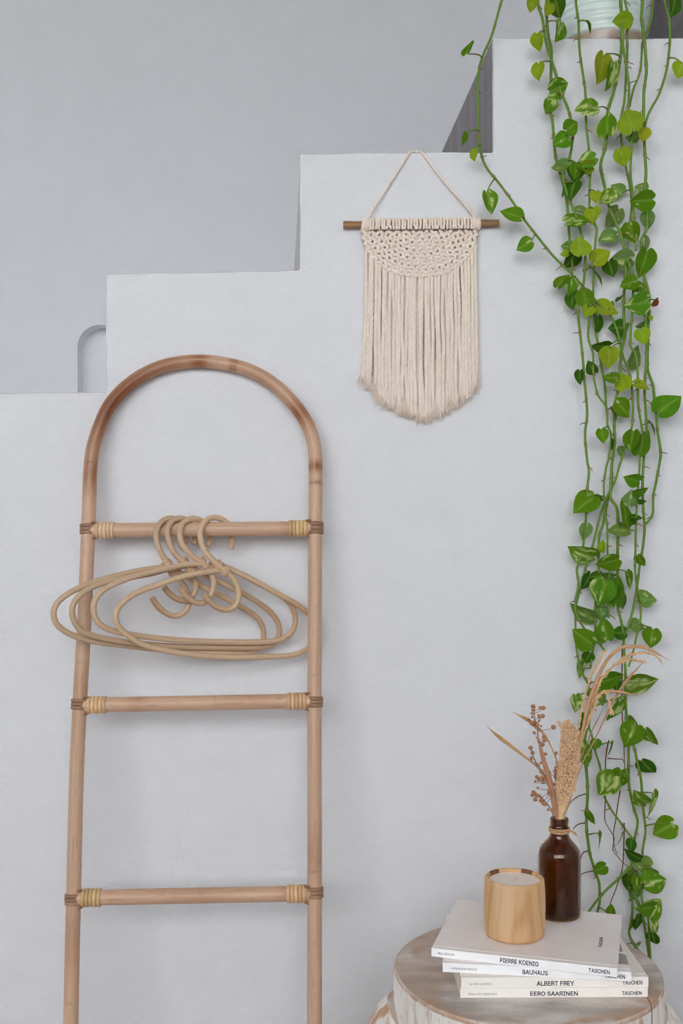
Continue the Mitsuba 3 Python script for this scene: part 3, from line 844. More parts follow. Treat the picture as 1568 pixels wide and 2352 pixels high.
prof = np.vstack([smooth_profile(outp, 110), smooth_profile(inp, 60)])
add('glass', lathe(prof, 72, (BX, BY, CZ)), 'm_amber', bottle, smooth=True, label='brown glass')
parts = []
for j in range(4):
    a = np.linspace(0, 2 * math.pi, 40)
    q = np.c_[BX + (0.0131 + 0.0004 * (j % 2)) * np.cos(a), BY + (0.0131 + 0.0004 * (j % 2)) * np.sin(a), CZ + 0.1135 + 0.0013 * j + 0.0008 * np.sin(a + j)]
    parts.append(cord(q, 0.00085, 2500, 7, j, n=60, base=lin(196, 158, 118)))
for j in range(3):
    q = [np.array([BX + 0.0125, BY - 0.005, CZ + 0.115]), np.array([BX + 0.0165, BY - 0.006, CZ + 0.1148 - 0.001 * j]), np.array([BX + 0.021 + .001 * j, BY - 0.006, CZ + 0.1125 - 0.0022 * j])]
    parts.append(cord(q, 0.0006, 2500, 6, j, n=12, base=lin(190, 152, 112)))
parts.append((*blob((BX + 0.0128, BY - 0.0052, CZ + 0.1152), (0.002, 0.002, 0.0024)), np.tile(lin(192, 154, 114), (42, 1))))
v, f, cc = join(parts)
add('twine', (v, f), 'm_dry', bottle, smooth=True, color=cc, label='jute twine tied round the neck')

# ------------------------------------------------------------------ dried stems in the bottle
E = lambda q: [(1100 + x / 3.35, 1460 + y / 3.35) for x, y in q]        # table coordinates of the stems
H = lambda q: [(1160 + x / 7.84, 1600 + y / 7.84) for x, y in q]
MOUTH_Z = CZ + 0.131


def into_bottle(first, spot):
    """Lower end of a stem: through the bottle's mouth down to its bottom."""
    m = np.array([BX + spot[0], BY + spot[1], MOUTH_Z])
    return [m, np.array([BX + spot[0] * 0.8, BY + spot[1] * 0.9, CZ + 0.112]), np.array([BX - 0.002 + spot[0] * 0.1, BY - spot[1] * 0.6, CZ + 0.06]), np.array([BX - 0.004 - spot[0] * 0.5, BY - spot[1] * 1.2, CZ + 0.012])]


def stem_points(px, y_tip, spot):
    """px runs from the tip to just above the mouth."""
    n = len(px)
    return np.array([P(u, v, y_tip + (BY + spot[1] - y_tip) * (i / n) ** 0.8) for i, (u, v) in enumerate(px)] + into_bottle(None, spot))


def dry_tube(pts, r, base, seed, sides=7, n=90, flat=None):
    q = spline(pts, n, 'p')
    v, f, S, G = tube(q, r if np.isscalar(r) else np.interp(np.linspace(0, 1, n), np.linspace(0, 1, len(r)), r), sides)
    if flat is not None:
        w = np.interp(np.linspace(0, 1, n), np.linspace(0, 1, len(flat)), flat)
        tq = np.gradient(q, axis=0); tq /= np.linalg.norm(tq, axis=1, keepdims=True)
        side = np.cross(tq, (0, 1, 0.0)); side /= np.linalg.norm(side, axis=1, keepdims=True) + 1e-9
        d = v[:n * sides].reshape(n, sides, 3) - q[:, None]
        c_ = (d * side[:, None]).sum(-1, keepdims=True)
        v[:n * sides] = (v[:n * sides].reshape(n, sides, 3) + side[:, None] * c_ * (w[:, None, None] - 1)).reshape(-1, 3)
    nz = meshkit.fbm(np.c_[S * 90, np.cos(G) * 2, np.sin(G) * 2], 3, seed)
    return v, f, np.clip(base * (0.75 + 0.5 * nz)[:, None], 0, 0.9)


DRY = lin(188, 147, 106)
# narrow leaf blades
blade_defs = [
    ('thin brown dried grass blade arching far out to the left of the bottle', E([(50, 683), (120, 752), (250, 852), (380, 955), (440, 1005), (530, 1150), (565, 1290)]), 1.450, (-0.005, -0.002), [.2, 3, 2.2, 1.2, 1, 1.4, 1.4], DRY, 0.0009),
    ('short dried grass blade with its tip left of the upper seed pods', E([(245, 580), (310, 615), (370, 645), (440, 700), (500, 760), (560, 870), (600, 980), (612, 1100), (605, 1300)]), 1.470, (-0.002, 0.003), [.2, 3, 2, 1, 1.2, 3, 3, 2, 1.6], DRY, 0.0009),
    ('broad reddish brown dried leaf blade standing among the seed pods', E([(452, 770), (480, 900), (510, 1010), (545, 1130), (570, 1260), (590, 1360)]), 1.455, (-0.0035, -0.004), [.6, 2.6, 3.3, 3.4, 3.2, 2.6], lin(176, 128, 100), 0.0011),
    ('brown grass blade bent over at the very top of the bouquet, tip pointing right', E([(1480, 200), (1390, 148), (1240, 82), (1120, 84), (1020, 145), (945, 250), (890, 380), (830, 560), (790, 760), (745, 950), (705, 1180), (680, 1310)]), 1.440, (0.0045, -0.001), [.2, 2.4, 2.6, 2.4, 2.6, 2.6, 2.2, 1.8, 1.4, 1.2, 1, 1], lin(188, 148, 112), 0.0010),
    ('straight brown grass blade slanting right with a pointed tip', E([(1282, 180), (1220, 250), (1140, 340), (1040, 490), (960, 650), (870, 840), (790, 990), (715, 1220), (682, 1320)]), 1.455, (0.0055, 0.002), [.2, 2.4, 2.2, 1.6, 1.2, 1, 1, 1, 1], lin(180, 136, 104), 0.00085),
    ('brown grass blade bending level to the right below the pointed blade tip', E([(1250, 476), (1180, 452), (1100, 436), (1000, 425), (930, 450), (870, 520), (830, 620), (780, 760), (735, 960), (695, 1200), (672, 1320)]), 1.448, (0.004, 0.004), [.2, 2.2, 2.2, 1.8, 1.8, 2, 2, 1.6, 1.2, 1, 1], lin(188, 146, 108), 0.0009),
    ('thin brown stem leaning right behind the seed plume', E([(950, 562), (915, 640), (870, 725), (830, 830), (780, 940), (725, 1130), (690, 1290)]), 1.462, (0.006, -0.002), [1, 1, 1, 1, 1, 1, 1], lin(160, 118, 96), 0.0008),
]
for i, (lb, px, yt, spot, fl, col, r) in enumerate(blade_defs):
    pts = stem_points(px, yt, spot)
    fl = list(fl) + [1.2, 1, 1, 1]
    v, f, cc = dry_tube(pts, [r * 0.3] + [r] * 14, col, 200 + i, flat=fl)
    add('dried_stem', (v, f), 'm_dry', smooth=True, color=cc, label=lb, category='dried stem', group='dried grass in the brown bottle')

# golden rice-like panicles
panicles = [
    ('golden dried grass panicle arching over to the right with drooping seeds', E([(1405, 215), (1370, 165), (1280, 132), (1180, 140), (1085, 190), (990, 275), (920, 375), (865, 500), (825, 640), (775, 860), (715, 1150), (680, 1310)]), 1.435, (0.003, 0.005), 0.52),
    ('upright golden dried grass panicle left of the arching ones', E([(965, 118), (925, 190), (885, 265), (850, 340), (820, 440), (790, 570), (760, 720), (735, 920), (700, 1160), (675, 1310)]), 1.452, (0.0022, -0.005), 0.55),
    ('short golden dried grass panicle drooping among the pothos leaves', E([(1022, 600), (1005, 520), (985, 460), (960, 432), (925, 455), (885, 540), (845, 640), (800, 780), (745, 1000), (690, 1250)]), 1.442, (0.006, -0.0035), 0.42),
    ('golden dried grass panicle in the middle of the right-hand sheaf', E([(1270, 205), (1170, 185), (1080, 210), (1000, 262), (935, 345), (895, 450), (855, 560), (815, 700), (765, 900), (705, 1180), (676, 1310)]), 1.445, (0.0015, 0.006), 0.45),
]
for i, (lb, px, yt, spot, frac) in enumerate(panicles):
    k = thing('grass_panicle', lb, 'dried grass', 'dried grass in the brown bottle')
    pts = stem_points(px, yt, spot)
    v, f, cc = dry_tube(pts, [0.0004] + [0.0008] * 12, lin(202, 164, 124), 220 + i)
    add('stem', (v, f), 'm_dry', k, smooth=True, color=cc)
    q = spline(pts, 200, 'p')
    parts = []
    m = int(200 * frac * 0.62)
    for j in range(0, m):
        for _ in range(2):
            b = q[j + 1]
            tang = q[j] - q[j + 2]; tang /= np.linalg.norm(tang)
            dirn = tang * 1.0 + rng.standard_normal(3) * 0.20 + np.array([0, 0, -0.12])
            dirn /= np.linalg.norm(dirn)
            cpos = b + dirn * 0.0025 + rng.standard_normal(3) * 0.0007
            bv, bf = blob(cpos, (0.00075, 0.00075, 0.0033), dirn, low=True)
            parts.append((bv, bf, np.tile(lin(216, 180, 138) * (0.78 + 0.36 * rng.random()), (len(bv), 1))))
    v, f, cc = join(parts)
    add('grains', (v, f), 'm_dry', k, color=cc, kind='stuff', label='small pale golden grains')

# seed plume
plume = thing('seed_plume', 'thick pale tan dried seed plume standing upright in the brown bottle', 'dried flower')
axis = [(965, 470), (1010, 520), (1140, 620), (1170, 800), (1165, 1000), (1150, 1200), (1115, 1420), (1085, 1600), (1060, 1780), (1030, 1920), (1000, 2080), (990, 2190)]
axis = [(1120, 480), (1140, 620), (1168, 800), (1165, 1000), (1150, 1200), (1115, 1420), (1085, 1600), (1050, 1780), (1020, 1930), (995, 2080), (990, 2190)]
hw = [60, 120, 150, 160, 165, 160, 158, 150, 110, 62, 55]
ax3 = np.array([P(u, v, 1.4745) for u, v in H(axis)])
ax3 = np.vstack([ax3, into_bottle(None, (0.0, 0.0))])
qa = spline(ax3[:11], 200, 'p')
hwq = np.interp(np.linspace(0, 1, 200), np.linspace(0, 1, 11), hw) / 7.84 * 1.4745 / FOC
parts = []
v, f, cc = dry_tube(ax3[8:], [0.0035, 0.0042, 0.0042, 0.004, 0.003, 0.003], lin(226, 194, 148), 300, 12, 40)
parts.append((v, f, cc))
for j in range(14):
    a = j / 14 * 6.283
    r = 0.0036
    o_ = np.array([math.cos(a) * r, math.sin(a) * r, 0])
    pts = [qa[150] + o_ * 1.9 + rng.standard_normal(3) * .0004, qa[170] + o_ * 1.5, qa[185] + o_ * 1.15, ax3[10] + o_, ax3[11] + o_ * 1.1 + [0, 0, -0.004]]
    v, f, cc = dry_tube(np.array(pts), 0.0009, lin(232, 202, 156), 310 + j, 6, 20)
    parts.append((v, f, cc))
v, f, cc = join(parts)
add('stalk', (v, f), 'm_dry', plume, smooth=True, color=cc, label='bundle of pale straw stalks')
cv, cf, S, G = tube(qa[:172], hwq[:172] * 0.80, 14)
parts = [(cv, cf, np.tile(lin(150, 112, 84), (len(cv), 1)))]
for j in range(3600):
    i = int(172 * rng.random() ** 0.95)
    a = rng.random() * 6.283
    r = hwq[i] * (0.84 + 0.30 * rng.random())
    pos = qa[i] + np.array([math.cos(a) * r, math.sin(a) * r * 0.8, (rng.random() - 0.5) * 0.002])
    out = np.array([math.cos(a), math.sin(a), 1.1]) + rng.standard_normal(3) * 0.35
    top_ = 1 - i / 172
    col = lin(222, 187, 150) * (1 - 0.22 * top_ * rng.random()) * (0.78 + 0.36 * rng.random())
    bv, bf = blob(pos, (0.00115, 0.00115, 0.0020), out, low=True)
    parts.append((bv, bf, np.tile(col, (len(bv), 1))))
for tip in [(960, 460), (985, 500), (1010, 560), (1085, 470), (1140, 440), (1160, 480), (1240, 580), (1370, 740), (1320, 760), (1300, 740), (1250, 1680), (1290, 1180)]:
    c0 = P(*H([tip])[0], 1.4745)
    for _ in range(14):
        bv, bf = blob(c0 + rng.standard_normal(3) * 0.0012, (0.0008, 0.0008, 0.0016), rng.standard_normal(3), low=True)
        parts.append((bv, bf, np.tile(lin(220, 186, 150) * (0.8 + 0.35 * rng.random()), (len(bv), 1))))
v, f, cc = join(parts)
add('grains', (v, f), 'm_dry', plume, color=cc, kind='stuff', label='dense tan grains')

# sprigs of round brown seed pods
POD = lin(168, 122, 86)
sprigs = [
    ('tall dried sprig with round brown seed pods, left in the bottle', [(500, 170), (515, 300), (540, 420), (575, 560), (590, 700), (610, 830), (640, 960), (690, 1130), (740, 1350), (800, 1600), (860, 1830), (900, 2050), (905, 2180)], 1.468, (-0.0042, 0.0005),
     [(500, 180, 40), (505, 240, 34), (475, 300, 20), (515, 300, 22), (488, 370, 22), (630, 200, 30), (685, 205, 36), (603, 340, 26), (675, 347, 38), (615, 380, 22), (607, 435, 20), (425, 418, 26), (480, 470, 30), (520, 462, 36), (462, 500, 22), (580, 510, 34),
      (570, 560, 34), (650, 528, 20), (520, 650, 30), (690, 722, 32), (705, 790, 36), (672, 865, 34), (615, 820, 30), (588, 782, 18), (870, 550, 42), (565, 735, 18), (728, 1030, 26), (600, 590, 22)]),
    ('dried sprig with brown seed pods leaning to the left of the broad blade', [(460, 930), (500, 1060), (560, 1200), (640, 1310), (720, 1440), (790, 1620), (850, 1830), (890, 2050), (905, 2180)], 1.462, (-0.006, 0.002),
     [(455, 925, 38), (490, 1010, 34), (470, 1095, 26), (457, 1145, 28), (565, 1225, 34), (640, 1192, 22), (655, 1350, 34), (570, 1445, 34), (605, 1502, 30), (540, 1530, 22), (655, 1455, 26), (680, 1530, 36), (690, 1475, 26), (583, 1645, 22)]),
    ('low dried sprig with brown seed pods spreading to the left just above the bottle', [(490, 1720), (560, 1740), (640, 1800), (720, 1900), (800, 1990), (850, 2090), (870, 2190)], 1.458, (-0.0065, -0.0015),
     [(505, 1720, 34), (480, 1775, 28), (555, 1775, 36), (620, 1785, 24), (538, 1855, 36), (650, 1870, 42), (690, 1920, 40), (715, 1945, 30), (772, 2033, 24), (845, 2030, 22), (780, 1700, 26), (785, 1752, 30), (830, 1760, 22)]),
    ('dried sprig with brown seed pods between the broad blade and the seed plume', [(905, 1290), (900, 1450), (915, 1600), (925, 1750), (915, 1900), (905, 2050), (920, 2180)], 1.476, (-0.0015, 0.006),
     [(915, 1020, 30), (1000, 1010, 22), (905, 1280, 26), (900, 1345, 36), (912, 1405, 30), (905, 1448, 30), (865, 1578, 34), (787, 1368, 32), (915, 1720, 30), (905, 1690, 22)]),
]
for i, (lb, px, yt, spot, pods) in enumerate(sprigs):
    k = thing('seed_sprig', lb, 'dried flower', 'sprigs of brown seed pods in the bottle')
    pts = stem_points(H(px), yt, spot)
    q = spline(pts, 160, 'p')
    parts = [dry_tube(pts, [0.0004] + [0.0007] * 12, lin(142, 100, 76), 400 + i, 6)]
    pod_pos = []
    for (x, y, d) in pods:
        u, vv = H([(x, y)])[0]
        yy = yt + (rng.random() - 0.5) * 0.014
        c0 = P(u, vv, yy)
        pod_pos.append((c0, d / 7.84 * yy / FOC * 1.10))
        low_ = q[:110][q[:110, 2] < c0[2] - 0.004]
        if len(low_) == 0:
            low_ = q[100:110]
        dist = np.linalg.norm((low_ - c0) * [1, 0.6, 0.55], axis=1)
        b = low_[np.argmin(dist)]
        mid = 0.5 * (b + c0) + np.array([(c0[0] - b[0]) * 0.15, 0, -0.0006])
        vv_, ff_, cc_ = dry_tube(np.array([c0, mid, b]), 0.00033, lin(138, 98, 74), 420 + i, 5, 10)
        parts.append((vv_, ff_, cc_))
    v, f, cc = join(parts)
    add('stem', (v, f), 'm_dry', k, smooth=True, color=cc)
    for c0, r in pod_pos:
        m_ = _oct
        bv = m_.vertices * np.array([1, 1, 0.92]) * r * (0.90 + 0.22 * rng.random((len(m_.vertices), 1)))
        col = POD * (0.75 + 0.5 * rng.random((len(bv), 1)))
        add('seed_pod', (bv + c0, np.array(m_.faces)), 'm_dry', k, smooth=True, color=np.clip(col, 0, 1))

# ------------------------------------------------------------------ pot with the trailing plant
PX, PY, PZ = 0.425, 1.792, wz(88) + 0.0024
pot = thing('plant_pot', 'pale celadon ribbed ceramic pot on the highest step in view', 'plant pot')
zz = np.linspace(0, 0.165, 130)
rr = 0.0665 + 0.018 * (zz / 0.165) ** 0.8 + 0.0013 * np.sin(2 * math.pi * zz / 0.0125 + 1.5 * np.sin(zz * 90)) * 0.75 * np.clip((zz - 0.018) / 0.01, 0, 1)
prof = [(0, 0.0)] + [(0.06, 0.0)] + list(zip(rr, zz)) + [(rr[-1] - 0.002, 0.168), (rr[-1] - 0.006, 0.168), (rr[-1] - 0.008, 0.164), (rr[-1] - 0.010, 0.13), (0.0, 0.13)]
v, f = lathe(prof, 96, (PX, PY, PZ))
z_ = v[:, 2] - PZ
nz = meshkit.fbm((v - [PX, PY, PZ]) * [18, 18, 60], 3, 4)
glz = lin(216, 229, 223) * (0.86 + 0.24 * nz + 0.02 * np.sin(2 * math.pi * z_ / 0.0125))[:, None]
w = np.clip((z_ - 0.020 + 0.006 * (nz - 0.5)) / 0.007, 0, 1)[:, None]
add('vessel', (v, f), 'm_glaze', pot, smooth=True, color=np.clip(lin(170, 150, 134) * (1 - w) + glz * w, 0, 1))
add('soil', lathe([(0, 0.131), (0.06, 0.1315), (0.0735, 0.132), (0.0735, 0.155), (0.03, 0.160), (0, 0.161)], 40, (PX, PY, PZ)), 'm_soil', pot, smooth=True)

plant = thing('trailing_pothos', 'green pothos plant trailing long leafy vines from the pot down the white wall', 'plant')
ZA, ZB, ZC, ZD, ZE, ZF = (1000, 0, 2.76), (1050, 380, 3.027), (1200, 680, 4.26), (1200, 1060, 4.26), (1100, 1460, 3.35), (1100, 1840, 3.35)
# vines: depth in front of the camera, whether it starts in the pot, points down its length
vines = [
    (1.672, True, [(1152, 0), (1147, 18), (1127, 87), (1109, 127), (1100, 159), (1096, 203), (1098, 264), (1100, 319), (1107, 362), (1120, 390), (1137, 410), (1175, 461), (1200, 499), (1235, 545), (1270, 588), (1314, 631), (1341, 661), (1367, 690), (1404, 730), (1418, 764), (1425, 797), (1429, 816), (1444, 854), (1450, 886), (1453, 933),
                   (1452, 973), (1446, 997), (1435, 1032), (1425, 1060), (1411, 1107), (1395, 1137), (1386, 1160), (1376, 1191), (1367, 1227), (1360, 1255), (1350, 1290), (1342, 1311), (1331, 1356), (1322, 1398), (1321, 1436), (1323, 1482), (1328, 1517), (1339, 1550), (1352, 1580), (1354, 1640), (1352, 1668), (1357, 1684), (1366, 1723), (1378, 1764), (1384, 1818), (1398, 1851), (1428, 1894), (1452, 1926)]),
    (1.664, True, [(1235, 0), (1246, 47), (1254, 98), (1266, 138), (1275, 167), (1290, 217), (1304, 250), (1310, 272), (1315, 308), (1312, 341), (1303, 377), (1294, 405), (1300, 440), (1311, 466), (1334, 535), (1344, 591), (1341, 644), (1325, 700), (1330, 750), (1338, 825), (1341, 868), (1348, 952), (1343, 997), (1349, 1065), (1352, 1080),
                   (1348, 1126), (1345, 1187), (1341, 1238), (1334, 1278), (1324, 1311), (1328, 1337), (1322, 1377), (1320, 1396), (1331, 1426), (1350, 1455), (1374, 1476), (1388, 1495)]),
    (1.676, True, [(1255, 36), (1259, 83), (1266, 120), (1265, 174), (1266, 217), (1261, 246), (1268, 275), (1272, 326), (1276, 362), (1286, 399), (1295, 430), (1303, 479), (1306, 529), (1309, 565), (1314, 611), (1312, 650), (1318, 690)]),
    (1.668, True, [(1322, 0), (1328, 54), (1330, 109), (1337, 163), (1344, 217), (1346, 290), (1352, 344), (1355, 395), (1354, 430), (1353, 476), (1364, 512), (1370, 529), (1366, 565), (1364, 605), (1362, 661), (1362, 694), (1353, 734), (1350, 771), (1362, 818), (1362, 856), (1368, 891), (1374, 910), (1388, 929), (1394, 945), (1394, 973), (1403, 1000), (1400, 1040), (1391, 1077),
                   (1386, 1119), (1388, 1166), (1394, 1210), (1395, 1267), (1399, 1313), (1398, 1360), (1397, 1419)]),
    (1.681, False, [(1362, 700), (1367, 757), (1374, 797), (1381, 844), (1388, 882), (1391, 926), (1393, 945)]),
    (1.674, True, [(1424, 0), (1427, 36), (1427, 105), (1422, 145), (1409, 210), (1395, 261), (1393, 312), (1389, 340), (1379, 380), (1387, 423), (1390, 438), (1400, 479), (1417, 519), (1430, 555), (1435, 591), (1436, 644), (1432, 680), (1432, 727), (1435, 774), (1428, 797), (1425, 832), (1421, 886), (1411, 933), (1410, 973), (1411, 1009), (1404, 1077), (1403, 1102), (1401, 1140), (1416, 1168),
                   (1419, 1210), (1418, 1271), (1418, 1320), (1418, 1389), (1425, 1424), (1432, 1459), (1432, 1482), (1436, 1550), (1436, 1609), (1440, 1663), (1443, 1729), (1443, 1788), (1455, 1857), (1464, 1888), (1457, 1926), (1449, 1989), (1443, 2031), (1452, 2079), (1448, 2123), (1444, 2142), (1456, 2170), (1478, 2195)]),
    (1.680, True, [(1435, 0), (1440, 29), (1440, 109), (1437, 174), (1433, 235), (1426, 272), (1426, 315), (1431, 350), (1437, 385), (1445, 423), (1450, 466), (1446, 512), (1441, 552), (1440, 595), (1436, 640)]),
    (1.667, True, [(1427, 60), (1431, 110), (1438, 152), (1444, 203), (1443, 245), (1449, 308), (1449, 355), (1447, 395), (1452, 440), (1455, 489), (1460, 540), (1460, 575)]),
    (1.670, True, [(1475, 0), (1473, 36), (1478, 83), (1482, 127), (1484, 163), (1478, 217), (1478, 290), (1480, 344), (1483, 395), (1481, 430), (1486, 496), (1485, 525), (1473, 552), (1474, 590), (1479, 638), (1480, 680), (1481, 727), (1485, 774), (1484, 821), (1480, 891), (1482, 938), (1484, 985), (1479, 1044), (1477, 1070), (1475, 1107), (1477, 1177), (1480, 1212),
                   (1477, 1248), (1470, 1290), (1463, 1342), (1456, 1389), (1446, 1426), (1437, 1454)]),
    (1.682, True, [(1498, 0), (1496, 40), (1485, 72), (1475, 98), (1471, 156), (1453, 210), (1446, 245)]),
    (1.676, True, [(1525, 0), (1536, 47), (1538, 91), (1533, 145), (1514, 214), (1489, 261), (1481, 290)]),
    (1.678, False, [(1480, 640), (1490, 690), (1488, 750), (1486, 840), (1500, 891), (1503, 922), (1507, 957), (1510, 992), (1517, 1046), (1514, 1065), (1507, 1104), (1500, 1140), (1499, 1177), (1483, 1203)]),
    (1.662, False, [(1440, 595), (1452, 640), (1454, 700), (1451, 727), (1447, 793), (1458, 811), (1464, 856), (1465, 924), (1470, 962), (1475, 997), (1469, 1044), (1468, 1075), (1464, 1130), (1461, 1177), (1459, 1248), (1458, 1295), (1461, 1342), (1470, 1377), (1471, 1412), (1463, 1454), (1454, 1495), (1443, 1531)]),
    (1.679, False, [(1405, 1085), (1403, 1120), (1395, 1150), (1385, 1201), (1375, 1238), (1374, 1330), (1366, 1400), (1367, 1436), (1362, 1487), (1355, 1535)]),
    (1.666, False, [(1352, 1660), (1340, 1720), (1345, 1758), (1349, 1818), (1346, 1885), (1352, 1950), (1366, 2001), (1376, 2034), (1377, 2064), (1371, 2096)]),
    (1.664, False, [(1443, 1690), (1455, 1714), (1463, 1750), (1472, 1794), (1475, 1845), (1481, 1893), (1482, 1908), (1475, 1959), (1475, 2007), (1473, 2061), (1488, 2109), (1491, 2168), (1494, 2205)]),
    (1.658, False, [(1446, 1990), (1416, 2022), (1387, 2049), (1350, 2097)]),
    (1.672, False, [(1446, 2035), (1467, 2079), (1476, 2109), (1482, 2140), (1490, 2200)]),
    (1.660, False, [(1443, 1590), (1422, 1603), (1381, 1615), (1355, 1630), (1352, 1655)]),
]
STEM_G, STEM_B = lin(96, 132, 44), lin(126, 108, 66)
vine_keys, vine_pts, vine_px = [], [], []
for i, (y, from_pot, px) in enumerate(vines):
    px = np.array(px, float)
    yy = y + 0.003 * np.sin(np.arange(len(px)) * 0.9 + i)
    pts = P(px[:, 0], px[:, 1], yy)
    vine_px.append(px)
    if from_pot:
        t0 = pts[0]
        rim = np.array([PX + (t0[0] - PX) * 0.78, PY - 0.090 + 0.04 * abs(t0[0] - PX) / 0.1, PZ + 0.172])
        soil = np.array([PX + (t0[0] - PX) * 0.45, PY - 0.03, PZ + 0.155])
        over = np.array([PX + (t0[0] - PX) * 0.70, PY - 0.065, PZ + 0.180])
        pts = np.vstack([soil, over, rim, pts])
    n = len(pts) * 7
    q = spline(pts, n, 'p')
    L = len(q)
    # nodes: little swellings along the stem
    S0 = np.r_[0, np.cumsum(np.linalg.norm(np.diff(q, axis=0), axis=1))]
    ns = np.arange(0.02 + 0.01 * rng.random(), S0[-1], 0.034) + (rng.random(len(np.arange(0.02, S0[-1] + .02, 0.034)))[:len(np.arange(0.02 + 0.0, S0[-1], 0.034))] * 0.0).sum()
    swell = np.zeros(L)
    for s in ns:
        swell += np.exp(-((S0 - s) / 0.0022) ** 2)
    v, f, S, G = tube(q, (0.0018 + 0.0005 * ((i * 7) % 3) / 2) * np.linspace(1.08, 0.82, L) * (1 + 0.38 * swell), 8)
    sw = np.interp(S, S0, swell)
    nz = meshkit.fbm(np.c_[S * 40, np.cos(G), np.sin(G) + i], 3, i)
    col = STEM_G * (0.65 + 0.7 * nz)[:, None]
    col = col * (1 - 0.75 * np.clip(sw, 0, 1)[:, None]) + STEM_B * 0.75 * np.clip(sw, 0, 1)[:, None]
    k = add('vine', (v, f), 'm_stem', plant, smooth=True, color=np.clip(col, 0, 1))
    vine_keys.append(k)
    vine_pts.append(q)
    # short brown aerial roots at the nodes
    parts = []
    for s in ns[1:]:
        j = np.searchsorted(S0, s)
        if j >= L or rng.random() < 0.35:
            continue
        b = q[j]
        ln = 0.005 + 0.009 * rng.random() ** 2
        d = np.array([rng.choice([-1, 1]) * (0.7 + 0.3 * rng.random()), -0.3 + 0.5 * rng.random(), -0.5 + 0.9 * rng.random()])
        pr_ = np.array([b, b + d * ln * 0.5, b + d * ln + [0, 0, -0.004 * rng.random()]])
        pr_[:, 1] = np.minimum(pr_[:, 1], WALL_Y - 0.002)
        rv, rf, _, _ = tube(spline(pr_, 6), np.array([0.0009, 0.0008, .0007, .0006, .0006, .0004]), 5)
        parts.append((rv, rf, np.tile(lin(112, 76, 58) * (0.7 + 0.6 * rng.random()), (len(rv), 1))))
    if parts:
        v, f, cc = join(parts)
        add('aerial_roots', (v, f), 'm_stem', k, smooth=True, color=cc, kind='stuff', label='short brown aerial roots')

